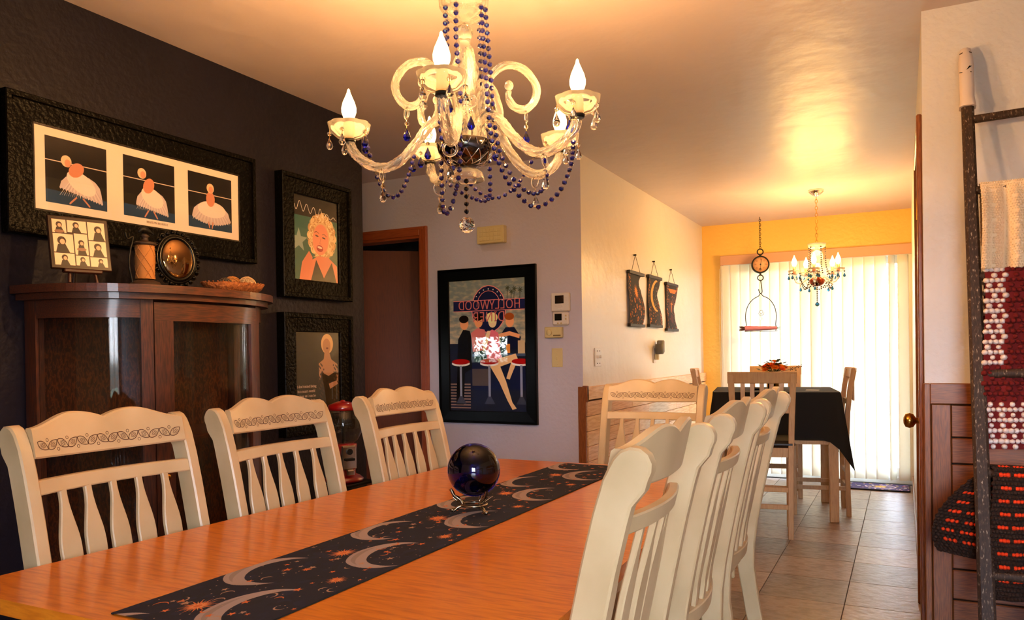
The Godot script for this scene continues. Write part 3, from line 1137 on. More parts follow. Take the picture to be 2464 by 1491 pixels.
func make_dining_chair() -> Node3D:
	var t := thing("dining_chair", "cream painted chair", "chair", Vector3.ZERO, 0.0, "cream dining chairs round the wooden table")
	var D := 0.060
	# rear posts: legs and back uprights in one, curled over backwards at the top
	for s in [-1, 1]:
		var outline := []
		for y in [0.0, 0.12, 0.25, 0.36, 0.45, 0.52, 0.60, 0.68, 0.75, 0.80, 0.85, 0.89, 0.93, 0.96, 0.985]:
			outline.append(Vector2(back_line(y), y))
		outline.append_array([Vector2(-0.006, 1.004), Vector2(-0.014, 1.018), Vector2(-0.026, 1.030), Vector2(-0.042, 1.036), Vector2(-0.058, 1.034), Vector2(-0.070, 1.025), Vector2(-0.076, 1.012), Vector2(-0.075, 0.999), Vector2(-0.069, 0.986), Vector2(-0.064, 0.970)])
		for y in [0.945, 0.92, 0.88, 0.84, 0.79, 0.73, 0.66, 0.58, 0.50, 0.42, 0.30, 0.15, 0.0]:
			outline.append(Vector2(back_line(y) - lerpf(0.042, D, clampf(y / 0.45, 0, 1)), y))
		var st := S()
		# the outline lies in depth and height; its thickness runs across the chair
		slab_soft(st, PackedVector2Array(outline), 0.033, 0.004, Transform3D(Basis(Vector3(0, 0, 1), Vector3(0, 1, 0), Vector3(-1, 0, 0)), Vector3(s * 0.2235 + 0.0165, 0, 0)))
		obj("back_post", st, M.chair, t)
	# crest rail with two humps
	var rings := []
	for i in 49:
		var x := -0.2075 + 0.415 * i / 48.0
		var f := absf(x) / 0.2075
		var top := 1.029
		if f > 0.40:
			top += 0.029 * smoothstep(0.0, 1.0, (1.0 - f) / 0.60)
		else:
			top += 0.029 - 0.017 * pow(1.0 - f / 0.40, 2.0)
		var lo := 0.958 + 0.004 * f * f
		var b := 0.004
		var th := 0.024
		var fr := []
		var bk := []
		for k in 6:
			var y := lerpf(lo + b, top - b, k / 5.0)
			fr.append(Vector3(x, y, crest_line(y) + bow(x)))
			bk.append(Vector3(x, y, crest_line(y) + bow(x) - th))
		var ring2 := [Vector3(x, lo, crest_line(lo) + bow(x) - b)]
		ring2.append_array(fr)
		ring2.append(Vector3(x, top, crest_line(top) + bow(x) - b))
		ring2.append(Vector3(x, top, crest_line(top) + bow(x) - th + b))
		bk.reverse()
		ring2.append_array(bk)
		ring2.append(Vector3(x, lo, crest_line(lo) + bow(x) - th + b))
		ring2.reverse()
		rings.append(ring2)
	var st := S()
	loft(st, rings, true, true)
	var crest := obj("crest_rail", st, M.chair, t)
	# carved band of leaves and berries
	var la := leaf_mesh(1.0)
	var lb := leaf_mesh(-1.0)
	var be := berry_mesh()
	var yb := 0.9885
	for i in 14:
		var x := -0.183 + 0.366 * i / 13.0
		var face_turn := Basis(Vector3.UP, -atan(2 * 0.032 * x / (0.2075 * 0.2075))) * Basis(Vector3.RIGHT, -atan(0.24))
		put("carved_leaf", lb if i % 2 == 0 else la, M.carve, crest, Transform3D(face_turn, Vector3(x, yb, crest_line(yb) + bow(x) + 0.0009)))
		if i < 13:
			var x2 := x + 0.014
			var yy := yb + (0.0115 if i % 2 == 0 else -0.0115)
			put("carved_berry", be, M.carve, crest, Transform3D(face_turn, Vector3(x2, yy, crest_line(yy) + bow(x2) + 0.0004)))
	# cross rails
	for rail in [[0.882, 0.914, "middle_rail"], [0.50, 0.54, "lower_rail"]]:
		rings = []
		for i in 17:
			var x := -0.2075 + 0.415 * i / 16.0
			var ring2 := []
			for q in [[rail[0], -0.003], [rail[0] + 0.003, 0.0], [rail[1] - 0.003, 0.0], [rail[1], -0.003], [rail[1], -0.019], [rail[1] - 0.003, -0.022], [rail[0] + 0.003, -0.022], [rail[0], -0.019]]:
				ring2.append(Vector3(x, q[0], back_line(q[0]) + bow(x) + q[1] - 0.006))
			ring2.reverse()
			rings.append(ring2)
		st = S()
		loft(st, rings, true, true)
		obj(rail[2], st, M.chair, t)
	# five flat spindles, narrow at the neck and wide at the belly
	for i in 5:
		var x := (i - 2) * 0.071
		rings = []
		for k in 25:
			var y := lerpf(0.54, 0.884, k / 24.0)
			var hw := 0.009
			if y < 0.87:
				hw = lerpf(0.009, 0.0255, smoothstep(0.0, 1.0, (0.87 - y) / 0.115))
			if y < 0.70:
				hw = lerpf(0.0255, 0.014, smoothstep(0.0, 1.0, (0.70 - y) / 0.16))
			var c := Vector3(x, y, back_line(y) + bow(x) - 0.013)
			rings.append(chair_ring(c, hw, 0.0065, 0.0025, Vector3(0, 1, -0.2).normalized()))
		st = S()
		loft(st, rings, true, true)
		obj("spindle", st, M.chair, t)
	# seat, aprons, front legs, stretchers
	st = S()
	var seat := PackedVector2Array()
	for q in [[-0.205, -0.10], [0.205, -0.10], [0.228, -0.42], [0.212, -0.465], [0.12, -0.478], [-0.12, -0.478], [-0.212, -0.465], [-0.228, -0.42]]:
		seat.append(Vector2(q[0], q[1]))
	slab(st, seat, 0.026, Transform3D(Basis(Vector3.RIGHT, -PI / 2), Vector3(0, 0.435, 0)))
	obj("seat", st, M.chair, t)
	for s in [-1, 1]:
		obj("apron", box(Vector3(s * 0.195, 0.405, 0.27), Vector3(0.02, 0.06, 0.30), 0.003), M.chair, t)
		st = S()
		bx(st, Vector3(s * 0.195, 0.39, 0.435), Vector3(0.045, 0.09, 0.045), 0.004)
		lathe(st, [Vector2(0.014, 0.0), Vector2(0.019, 0.05), Vector2(0.015, 0.08), Vector2(0.022, 0.16), Vector2(0.024, 0.26), Vector2(0.017, 0.32), Vector2(0.024, 0.335), Vector2(0.022, 0.348)], 16, T(Vector3(s * 0.195, 0, 0.435)))
		obj("front_leg", st, M.chair, t)
		obj("stretcher", bar(Vector3(s * 0.205, 0.17, 0.05), Vector3(s * 0.195, 0.17, 0.425), 0.011, 10), M.chair, t)
	obj("apron", box(Vector3(0, 0.405, 0.44), Vector3(0.35, 0.06, 0.02), 0.003), M.chair, t)
	obj("stretcher", bar(Vector3(-0.2, 0.175, 0.27), Vector3(0.2, 0.175, 0.27), 0.011, 10), M.chair, t)
	return t

func build_dining_chairs() -> void:
	var c := make_dining_chair()
	c.scale = Vector3(0.98, 1.026, 1.0)
	c.position = Vector3(-1.012, 0, -3.37)
	c.set_meta("label", "cream dining chair at the table's end, facing down the runner")
	var q := PI / 2
	again(c, Vector3(-1.760, 0, -1.262), q, "cream dining chair in front of the curved glass cabinet side, away from the hall")
	again(c, Vector3(-1.752, 0, -1.832), q, "cream dining chair between its two neighbours before the cabinet's right end")
	again(c, Vector3(-1.73, 0, -2.48), q, "cream dining chair beside the red gumball machine and hall door")
	again(c, Vector3(-0.42, 0, -1.372), -q, "cream dining chair on the window side, back turned, farthest from the kitchen")
	again(c, Vector3(-0.425, 0, -2.05), -q, "cream dining chair on the window side, middle of its row")
	again(c, Vector3(-0.435, 0, -2.655), -q, "cream dining chair on the window side, closest to the kitchen")

# ------------------------------------------------------------------ curved china cabinet
func cab_pt(th: float, a: float, d: float, out := 0.0) -> Vector3:
	var c := cos(th)
	var s := sin(th)
	var e := 0.8
	var p := Vector3(d * pow(absf(s), e), 0, a * signf(c) * pow(absf(c), e))
	if out != 0.0:
		var q := cab_pt(th + 0.02, a, d) - cab_pt(th - 0.02, a, d)
		var n := Vector3(-q.z, 0, q.x).normalized()
		if n.dot(Vector3(p.x + 0.05, 0, p.z)) < 0:
			n = -n
		p += n * out
	return p

# upright band that follows the bow of the cabinet
func cab_band(th0: float, th1: float, y0: float, y1: float, out: float, thick: float, steps := 16) -> SurfaceTool:
	var st := S()
	var rings := []
	for i in steps + 1:
		var th := lerpf(th0, th1, float(i) / steps)
		var o := cab_pt(th, 0.425, 0.375, out)
		var n := cab_pt(th, 0.425, 0.375, out - thick)
		rings.append([o + Vector3(0, y0, 0), o + Vector3(0, y1, 0), n + Vector3(0, y1, 0), n + Vector3(0, y0, 0)])
	loft(st, rings, true, true)
	return st

func cab_shape(a: float, d: float, y: float, h: float) -> SurfaceTool:
	var poly := PackedVector2Array()
	for i in 41:
		var p := cab_pt(PI * i / 40.0, a, d)
		poly.append(Vector2(p.x, -p.z))
	var st := S()
	slab(st, poly, h, Transform3D(Basis(Vector3.RIGHT, -PI / 2), Vector3(0, y, 0)))
	return st

func build_cabinet() -> void:
	var t := thing("china_cabinet", "dark bow-front wooden china cabinet with curved glass against the dark wall", "cabinet", Vector3(DARK_X + 0.004, 0, -1.94))
	var d0 := deg_to_rad(65.0)
	var d1 := deg_to_rad(119.0)
	var top := obj("top", cab_shape(0.47, 0.42, 1.424, 0.026), M.cab_z, t)
	obj("top_moulding", cab_shape(0.452, 0.402, 1.404, 0.020), M.cab_z, top)
	obj("frieze", cab_band(0.02, d0 - 0.035, 1.345, 1.404, 0.0, 0.02), M.cab_z, t)
	obj("frieze", cab_band(d1 + 0.035, PI - 0.02, 1.345, 1.404, 0.0, 0.02), M.cab_z, t)
	var inner := obj("interior_floor", cab_shape(0.405, 0.35, 0.12, 0.02), M.cab_z, t)
	inner.name = "interior_floor"
	obj("back_panel", box(Vector3(0.008, 0.76, 0), Vector3(0.012, 1.28, 0.82)), M.cab_back, t)
	for y in [0.52, 0.93]:
		obj("shelf", cab_shape(0.40, 0.345, y, 0.016), M.cab_z, t)
	# posts and side glass
	for e in [[0.0, 0.10], [d0 - 0.105, d0 - 0.005], [d1 + 0.005, d1 + 0.105], [PI - 0.10, PI]]:
		obj("post", cab_band(e[0], e[1], 0.12, 1.404, 0.004, 0.03, 4), M.cab_y, t)
	for e in [[0.10, d0 - 0.105], [d1 + 0.105, PI - 0.10]]:
		obj("curved_glass", cab_band(e[0], e[1], 0.2, 1.345, -0.006, 0.004, 24), M.cab_glass, t)
		obj("bottom_rail", cab_band(e[0], e[1], 0.12, 0.2, 0.0, 0.02), M.cab_z, t)
	# door
	var dr := obj("door", cab_band(d0, d1, 1.335, 1.396, 0.008, 0.024), M.cab_z, t)
	obj("rail", cab_band(d0, d1, 0.13, 0.22, 0.008, 0.024), M.cab_z, dr)
	obj("stile", cab_band(d0, d0 + 0.15, 0.22, 1.335, 0.008, 0.024, 4), M.cab_y, dr)
	obj("stile", cab_band(d1 - 0.115, d1, 0.22, 1.335, 0.008, 0.024, 4), M.cab_y, dr)
	obj("glass", cab_band(d0 + 0.15, d1 - 0.115, 0.22, 1.335, -0.002, 0.004, 16), M.cab_glass, dr)
	var kn := S()
	var kp := cab_pt(d0 + 0.07, 0.425, 0.375, 0.022)
	ball(kn, kp + Vector3(0, 0.82, 0), 0.011, 12)
	obj("knob", kn, M.brass, dr)
	obj("plinth", cab_shape(0.44, 0.39, 0.06, 0.06), M.cab_z, t)
	for th in [0.25, 1.1, 2.04, PI - 0.25]:
		var p := cab_pt(th, 0.39, 0.34)
		var st := S()
		lathe(st, [Vector2(0.018, 0.0), Vector2(0.026, 0.02), Vector2(0.03, 0.06)], 14, T(p))
		obj("foot", st, M.cab_y, t)

# ------------------------------------------------------------------ framed pictures
# thing at the picture's centre on the wall: x to the right, y up, z out of the wall
func framed(called: String, label: String, at: Vector3, turn: float, w: float, h: float, rail: float, depth: float, lip: float, mat: Material) -> Node3D:
	var t := thing(called, label, "picture", at, turn)
	var cs := [Vector2(-w / 2, -h / 2), Vector2(w / 2, -h / 2), Vector2(w / 2, h / 2), Vector2(-w / 2, h / 2)]
	var ins := [Vector2(1, 1), Vector2(-1, 1), Vector2(-1, -1), Vector2(1, -1)]
	var prof := [[0.0, 0.002], [0.0, depth - 0.003], [0.003, depth], [lip, depth], [lip + 0.003, depth - 0.008], [rail - 0.004, depth - 0.012], [rail, depth - 0.016], [rail, 0.002]]
	for k in 4:
		var rings := []
		for e in [k, (k + 1) % 4]:
			var ring2 := []
			for q in prof:
				var p: Vector2 = cs[e] + ins[e] * q[0]
				ring2.append(Vector3(p.x, p.y, q[1]))
			rings.append(ring2)
		var st := S()
		loft(st, rings, true, true)
		obj("frame_rail", st, mat, t)
	obj("backing", box(Vector3(0, 0, 0.006), Vector3(w - rail, h - rail, 0.006)), M.satin_black, t)
	return t

func add_print(t: Node3D, im: Image, w: float, h: float, z: float, c := Vector2.ZERO) -> MeshInstance3D:
	var m := StandardMaterial3D.new()
	m.albedo_texture = picture(im)
	m.roughness = 0.8
	m.metallic_specular = 0.1
	var st := S()
	print_on(st, Vector3(c.x - w / 2, c.y - h / 2, z), Vector3(w, 0, 0), Vector3(0, h, 0))
	return obj("print", st, m, t)

func lettering(words: String, size: float, font_name: String, col: Color, parent: Node3D, at: Vector3, mirror := false, tilt := 0.0, emissive := false) -> void:
	var f := SystemFont.new()
	f.font_names = PackedStringArray([font_name])
	var tm := TextMesh.new()
	tm.text = words
	tm.font = f
	tm.font_size = 32
	tm.pixel_size = size / 32.0
	tm.depth = 0.0004
	tm.curve_step = 2.0
	var b := Basis(Vector3.BACK, tilt)
	if mirror:
		b = b * Basis(Vector3(-1, 0, 0), Vector3(0, 1, 0), Vector3(0, 0, 1))
	put("lettering", tm, plain(col, 0.6), parent, Transform3D(b, at))

func build_wall_art() -> void:
	var q := PI / 2
	# wide picture of three photographs
	var w := 1.05
	var h := 0.455
	var t := framed("wide_picture", "wide black-framed white print with three square dance photographs above the cabinet", Vector3(DARK_X, 1.845, -1.975), q, w, h, 0.092, 0.04, 0.018, M.black_frame)
	var im := canvas(1024, 326, Color(0.87, 0.80, 0.74))
	var sq := [[38, 44, 300], [407, 44, 272], [716, 62, 262]]
	sq = [[36, 30, 300], [414, 30, 286], [752, 30, 236]]
	for k in 3:
		# equal squares of the real print
		var x0: int = [40, 380, 718][k]
		var y0 := 32
		var s := 262
		im.fill_rect(Rect2i(x0, y0, s, s), Color(0.045, 0.04, 0.045))
		var o := Vector2(x0, y0)
		fill_poly(im, [o + Vector2(0, s * 0.80), o + Vector2(s, s * 0.84), o + Vector2(s, s), o + Vector2(0, s)], Color(0.07, 0.20, 0.33))
		stroke(im, [o + Vector2(0, s * 0.36), o + Vector2(s, s * 0.36)], 4, Color(0.80, 0.72, 0.66))
		# a plain pale gown and a seated figure, turned differently in each square
		var cx: float = [0.54, 0.52, 0.50][k]
		var half: float = [0.36, 0.32, 0.45][k]
		var frill := []
		for i in 33:
			var f := i / 32.0 * 2.0 - 1.0
			frill.append(o + Vector2(s * (cx + 0.03 + f * half), s * (0.90 - 0.10 * f * f * (1 if k == 2 else 0) + 0.025 * (i % 2) - [0.08, 0.06, 0.0][k] * (1.0 - f))))
		for i in 9:
			var an := PI * i / 8.0
			frill.append(o + Vector2(s * (cx + 0.02 + cos(an) * half * 0.95), s * (0.74 - sin(an) * 0.24)))
		fill_poly(im, frill, Color(0.74, 0.68, 0.68))
		for i in 22:
			var f := i / 21.0 * 2.0 - 1.0
			stroke(im, [o + Vector2(s * (cx + 0.03 + f * half * 0.5), s * 0.62), o + Vector2(s * (cx + 0.03 + f * half * 0.97), s * 0.86)], 1.5, Color(0.84, 0.79, 0.78) if i % 2 == 0 else Color(0.60, 0.55, 0.58))
		fill_poly(im, oval(o + Vector2(s * (cx + 0.03), s * 0.63), s * half * 0.72, s * 0.15, [0.5, 0.45, 0.0][k]), Color(0.86, 0.78, 0.74))
		var sh: float = [-0.05, -0.04, 0.0][k]
		fill_poly(im, oval(o + Vector2(s * (cx + sh), s * 0.44), s * 0.10, s * 0.14, [0.9, 0.5, 0.0][k]), Color(0.76, 0.50, 0.38))
		fill_poly(im, oval(o + Vector2(s * (cx + sh * 4.2), s * [0.33, 0.25, 0.24][k]), s * 0.085, s * 0.09), Color(0.86, 0.72, 0.58))
		fill_poly(im, oval(o + Vector2(s * (cx + sh * 4.0 + 0.012), s * [0.36, 0.27, 0.26][k]), s * 0.05, s * 0.06), Color(0.80, 0.55, 0.43))
		for lg in [-1, 1]:
			stroke(im, [o + Vector2(s * (cx + lg * 0.05), s * 0.86), o + Vector2(s * (cx + lg * [0.16, 0.12, 0.03][k]), s * 0.97)], 7, Color(0.72, 0.47, 0.36))
	var pr := add_print(t, im, 0.862, 0.274, 0.028)
	obj("mat_board", box(Vector3(0, 0, 0.018), Vector3(w - 0.17, h - 0.17, 0.016)), M.satin_black, t)
	lettering("MARILYN MONROE", 0.011, "Droid Sans", Color(0.45, 0.36, 0.30), pr, Vector3(0.03, -0.122, 0.0285))
	obj("glass", box(Vector3(0, 0, 0.031), Vector3(0.874, 0.287, 0.0015)), M.picture_glass, t)

	# upper small frame: bright portrait on teal
	t = framed("portrait_picture", "black wood frame with a bright painted portrait on teal, white signature above", Vector3(DARK_X, 1.772, -2.895), q, 0.49, 0.573, 0.088, 0.05, 0.02, M.black_frame)
	im = canvas(320, 420, Color(0.04, 0.035, 0.04))
	im.fill_rect(Rect2i(0, 100, 320, 320), Color(0.12, 0.36, 0.32))
	fill_poly(im, star(Vector2(40, 225), 62, 5, 0.42, -PI / 2), Color(0.55, 0.64, 0.62))
	# generic figure: dark dress, shoulders, head, wavy pale hair
	fill_poly(im, oval(Vector2(205, 190), 92, 108), Color(0.86, 0.72, 0.50))
	for k in 16:
		var a := TAU * k / 16
		fill_poly(im, oval(Vector2(205, 190) + Vector2(cos(a) * 84, sin(a) * 98), 24, 22), Color(0.90, 0.78, 0.56) if k % 2 == 0 else Color(0.78, 0.60, 0.38))
	var curl := RandomNumberGenerator.new()
	curl.seed = 9
	for k in 150:
		var a := curl.randf() * TAU
		var q2 := curl.randf_range(0.75, 1.08)
		fill_poly(im, crescent(Vector2(205, 190) + Vector2(cos(a) * 90 * q2, sin(a) * 106 * q2), curl.randf_range(8, 17), 5.0, curl.randf() * TAU, 1.7, 10), [Color(0.95, 0.86, 0.68), Color(0.74, 0.54, 0.32), Color(0.88, 0.73, 0.50)][k % 3])
	fill_poly(im, [Vector2(60, 420), Vector2(95, 330), Vector2(175, 290), Vector2(250, 290), Vector2(315, 330), Vector2(320, 420)], Color(0.86, 0.50, 0.37))
	fill_poly(im, [Vector2(120, 420), Vector2(160, 310), Vector2(215, 400), Vector2(275, 315), Vector2(310, 420)], Color(0.05, 0.045, 0.05))
	fill_poly(im, oval(Vector2(195, 205), 58, 80, 0.15), Color(0.90, 0.56, 0.43))
	fill_poly(im, oval(Vector2(188, 250), 24, 17, 0.1), Color(0.60, 0.06, 0.07))
	fill_poly(im, oval(Vector2(188, 245), 18, 6, 0.1), Color(0.92, 0.85, 0.78))
	stroke(im, [Vector2(150, 172), Vector2(166, 166), Vector2(182, 174)], 3, Color(0.35, 0.2, 0.12))
	stroke(im, [Vector2(206, 178), Vector2(222, 174), Vector2(238, 184)], 3, Color(0.35, 0.2, 0.12))
	stroke(im, [Vector2(194, 200), Vector2(188, 224), Vector2(198, 228)], 2, Color(0.70, 0.36, 0.27))
	fill_poly(im, oval(Vector2(168, 188), 12, 4, 0.2), Color(0.15, 0.09, 0.08))
	fill_poly(im, oval(Vector2(218, 194), 12, 4, 0.2), Color(0.15, 0.09, 0.08))
	fill_poly(im, [Vector2(40, 420), Vector2(60, 330), Vector2(110, 270), Vector2(135, 300), Vector2(100, 420)], Color(0.84, 0.48, 0.35))
	var sign := []
	for k in 60:
		var f := k / 59.0
		sign.append(Vector2(12 + f * 296, 48 + f * 40 + 26 * sin(f * 38.0) * (1.0 - 0.72 * f + 0.5 * exp(-pow((f - 0.58) * 12, 2)))))
	stroke(im, sign, 3.0, Color(0.92, 0.89, 0.86))
	add_print(t, im, 0.315, 0.40, 0.024)
	obj("glass", box(Vector3(0, 0, 0.029), Vector3(0.318, 0.402, 0.0015)), M.picture_glass, t)

	# lower small frame: sepia figure on black with a quotation
	t = framed("quote_picture", "black wood frame with a sepia standing figure and a quotation on black", Vector3(DARK_X, 1.128, -2.893), q, 0.49, 0.573, 0.088, 0.05, 0.02, M.black_frame)
	im = canvas(320, 420, Color(0.025, 0.022, 0.022))
	var tanc := Color(0.66, 0.47, 0.33)
	fill_poly(im, oval(Vector2(232, 60), 45, 52), Color(0.80, 0.64, 0.45))
	fill_poly(im, oval(Vector2(228, 70), 29, 38), tanc)
	fill_poly(im, [Vector2(212, 100), Vector2(246, 100), Vector2(262, 140), Vector2(308, 165), Vector2(312, 250), Vector2(285, 270), Vector2(170, 240), Vector2(168, 160), Vector2(205, 138)], tanc)
	fill_poly(im, [Vector2(185, 205), Vector2(240, 225), Vector2(300, 200), Vector2(300, 420), Vector2(170, 420)], Color(0.09, 0.065, 0.055))
	for k in 40:
		var p := Vector2(165 + (k * 37) % 40, 160 + (k * 53) % 200)
		fill_poly(im, oval(p, 4, 5), Color(0.24, 0.16, 0.11))
		fill_poly(im, oval(p + Vector2(112, 10), 4, 5), Color(0.24, 0.16, 0.11))
	fill_poly(im, oval(Vector2(232, 82), 9, 5), Color(0.35, 0.12, 0.10))
	fill_poly(im, [Vector2(240, 265), Vector2(300, 250), Vector2(312, 268), Vector2(250, 292)], tanc)
	sign = []
	for k in 24:
		var f := k / 23.0
		sign.append(Vector2(62 + f * 60, 352 - f * 12 + 14 * sin(f * 22.0) * (1.1 - f)))
	stroke(im, sign, 2.0, Color(0.75, 0.62, 0.52))
	pr = add_print(t, im, 0.315, 0.40, 0.024)
	var rows := ["“I don't mind living", "in a man's world", "as long as I can be", "a woman in it.”"]
	for i in 4:
		lettering(rows[i], 0.0152, "Droid Serif", Color(0.82, 0.69, 0.60), pr, Vector3(-0.082, -0.060 - 0.0225 * i, 0.0245))
	obj("glass", box(Vector3(0, 0, 0.029), Vector3(0.318, 0.402, 0.0015)), M.picture_glass, t)

	# large poster on the grey wall
	t = framed("diner_poster", "tall black-framed diner poster with four figures on the grey wall", Vector3(-2.437, 1.267, HALL_Z), 0.0, 0.728, 1.022, 0.080, 0.03, 0.012, M.satin_black)
	var W := 400
	var H := 620
	im = canvas(W, H, Color(0.42, 0.45, 0.44))
	var n := FastNoiseLite.new()
	n.seed = 3
	n.frequency = 0.02
	for y in range(0, 300, 4):
		for x in range(0, W, 4):
			var f := n.get_noise_2d(x, y * 2.0)
			im.fill_rect(Rect2i(x, y, 4, 4), Color(0.36, 0.40, 0.41).lerp(Color(0.56, 0.53, 0.46), clampf(f + y / 420.0, 0, 1)))
	im.fill_rect(Rect2i(0, 300, W, 320), Color(0.10, 0.12, 0.18))
	im.fill_rect(Rect2i(110, 390, 290, 130), Color(0.075, 0.10, 0.19))
	im.fill_rect(Rect2i(110, 350, 290, 12), Color(0.22, 0.27, 0.36))
	im.fill_rect(Rect2i(120, 420, 100, 80), Color(0.26, 0.24, 0.25))
	for k in 9:
		im.fill_rect(Rect2i(0, 490 + k * 14, 110, 6), Color(0.42, 0.36, 0.33))
	# neon sign shape
	var navy := Color(0.085, 0.105, 0.22)
	var pink := Color(0.80, 0.42, 0.42)
	fill_poly(im, oval(Vector2(212, 140), 92, 112), pink)
	fill_poly(im, oval(Vector2(212, 140), 88, 108), navy)
	im.fill_rect(Rect2i(22, 96, 378, 52), pink)
	im.fill_rect(Rect2i(22, 99, 378, 46), navy)
	stroke(im, oval(Vector2(212, 128), 62, 74).slice(10, 20), 3, pink)
	for k in 9:
		var a := PI + PI * (k + 0.5) / 9
		fill_poly(im, star(Vector2(212, 112) + Vector2(cos(a) * 74, sin(a) * 66), 5, 5), Color(0.85, 0.75, 0.7))
	for k in 4:
		var px := [310, 345, 375, 330][k] as int
		stroke(im, [Vector2(px, 96), Vector2(px + 3, 50 + k * 6)], 3, Color(0.20, 0.22, 0.19))
		fill_poly(im, star(Vector2(px + 3, 46 + k * 6), 16, 7, 0.35), Color(0.20, 0.23, 0.19))
	# four generic figures
	var skin := Color(0.78, 0.50, 0.37)
	fill_poly(im, [Vector2(45, 280), Vector2(75, 232), Vector2(110, 240), Vector2(125, 300), Vector2(118, 420), Vector2(80, 440), Vector2(72, 590), Vector2(30, 590), Vector2(38, 430)], Color(0.055, 0.06, 0.08))
	fill_poly(im, oval(Vector2(80, 205), 23, 30), skin)
	fill_poly(im, oval(Vector2(78, 184), 26, 18), Color(0.06, 0.045, 0.04))
	fill_poly(im, [Vector2(116, 250), Vector2(150, 228), Vector2(190, 236), Vector2(205, 330), Vector2(125, 340)], Color(0.62, 0.38, 0.37))
	fill_poly(im, oval(Vector2(158, 198), 22, 28), skin)
	fill_poly(im, oval(Vector2(156, 176), 25, 17), Color(0.06, 0.045, 0.04))
	fill_poly(im, [Vector2(200, 250), Vector2(230, 236), Vector2(262, 252), Vector2(270, 330), Vector2(285, 400), Vector2(205, 410), Vector2(195, 320)], Color(0.66, 0.36, 0.42))
	fill_poly(im, [Vector2(178, 300), Vector2(205, 242), Vector2(222, 242), Vector2(200, 320), Vector2(182, 340)], Color(0.86, 0.62, 0.50))
	fill_poly(im, oval(Vector2(232, 200), 22, 28), Color(0.88, 0.64, 0.52))
	fill_poly(im, oval(Vector2(228, 180), 32, 24), Color(0.90, 0.76, 0.52))
	fill_poly(im, [Vector2(210, 400), Vector2(268, 370), Vector2(350, 350), Vector2(362, 376), Vector2(318, 470), Vector2(300, 465), Vector2(326, 392), Vector2(270, 410), Vector2(300, 480), Vector2(330, 575), Vector2(352, 604), Vector2(330, 610), Vector2(306, 570), Vector2(262, 480)], Color(0.84, 0.58, 0.44))
	fill_poly(im, [Vector2(268, 268), Vector2(300, 228), Vector2(345, 228), Vector2(378, 275), Vector2(370, 330), Vector2(285, 335)], Color(0.06, 0.08, 0.16))
	fill_poly(im, [Vector2(262, 258), Vector2(320, 246), Vector2(374, 262), Vector2(370, 280), Vector2(320, 266), Vector2(268, 274)], skin)
	fill_poly(im, oval(Vector2(322, 200), 22, 29), skin)
	fill_poly(im, oval(Vector2(320, 178), 25, 17), Color(0.45, 0.24, 0.11))
	# stools and jars
	for sx in [58, 212, 378]:
		fill_poly(im, oval(Vector2(sx, 395), 50, 13), Color(0.75, 0.75, 0.78))
		fill_poly(im, oval(Vector2(sx, 386), 49, 13), Color(0.46, 0.07, 0.07))
		im.fill_rect(Rect2i(sx - 6, 405, 12, 150), Color(0.42, 0.45, 0.52))
		fill_poly(im, [Vector2(sx - 8, 550), Vector2(sx + 8, 550), Vector2(sx + 28, 585), Vector2(sx - 28, 585)], Color(0.20, 0.22, 0.28))
	im.fill_rect(Rect2i(302, 305, 20, 42), Color(0.68, 0.45, 0.2))
	im.fill_rect(Rect2i(362, 290, 36, 60), Color(0.58, 0.52, 0.42))
	im.adjust_bcs(1.45, 1.0, 1.1)
	pr = add_print(t, im, 0.562, 0.866, 0.012)
	# the lettering runs mirrored, as painted on the far side of a window
	lettering("HOLLYWOOD", 0.078, "Droid Sans", Color(0.86, 0.46, 0.44), pr, Vector3(0.02, 0.264, 0.0125), true)
	lettering("DINER", 0.085, "Droid Sans", Color(0.86, 0.46, 0.44), pr, Vector3(0.018, 0.185, 0.0125), true)
	obj("glass", box(Vector3(0, 0, 0.0155), Vector3(0.566, 0.87, 0.0015)), M.poster_glass, t)

	# three little hanging scrolls
	var zc := [-5.482, -5.958, -6.457]
	var yt := [1.80, 1.808, 1.788]
	var yn := [1.924, 1.924, 1.904]
	var names := ["small black hanging scroll printed with an orange sun", "small black hanging scroll printed with a large crescent moon", "small black hanging scroll printed with a moth, its cloth curling"]
	for k in 3:
		var s := thing("hanging_scroll", names[k], "wall hanging", Vector3(CREAM_X, yt[k], zc[k]), q, "celestial scrolls on the kitchen wall")
		for e in [[-0.012, 0.024], [-0.395, 0.022]]:
			obj("hanger_bar", box(Vector3(0, e[0], 0.016), Vector3(0.355, e[1], 0.024), 0.002), M.ebony, s)
		var st := S()
		tube(st, [Vector3(-0.10, 0, 0.016), Vector3(0, yn[k] - yt[k], 0.012), Vector3(0.10, 0, 0.016)], 0.002, 6)
		obj("cord", st, M.ebony, s)
		st = S()
		tube(st, [Vector3(0, yn[k] - yt[k], 0.001), Vector3(0, yn[k] - yt[k], 0.02)], 0.006, 8)
		obj("nail", st, M.iron, s)
		var m := StandardMaterial3D.new()
		m.albedo_texture = scroll_print(k)
		m.roughness = 0.8
		st = S()
		var kk := k
		sheet(st, func(u: float, v: float) -> Vector3:
			var pinch := 0.0
			if kk == 2:
				pinch = 0.035 * exp(-pow((v - 0.18) * 5.0, 2)) * (u - 0.5) * 2.0
			var side := 0.008 * sin(v * 6.0 + kk * 2.0)
			return Vector3(lerpf(-0.165, 0.165, u) - pinch + side, -0.02 - 0.37 * (1.0 - v), 0.016 + 0.012 * sin(v * 5.5 + kk) * (0.3 + u) + 0.006 * sin(u * 4.0)), 10, 20, Vector2(1, -1))
		obj("cloth", st, m, s)

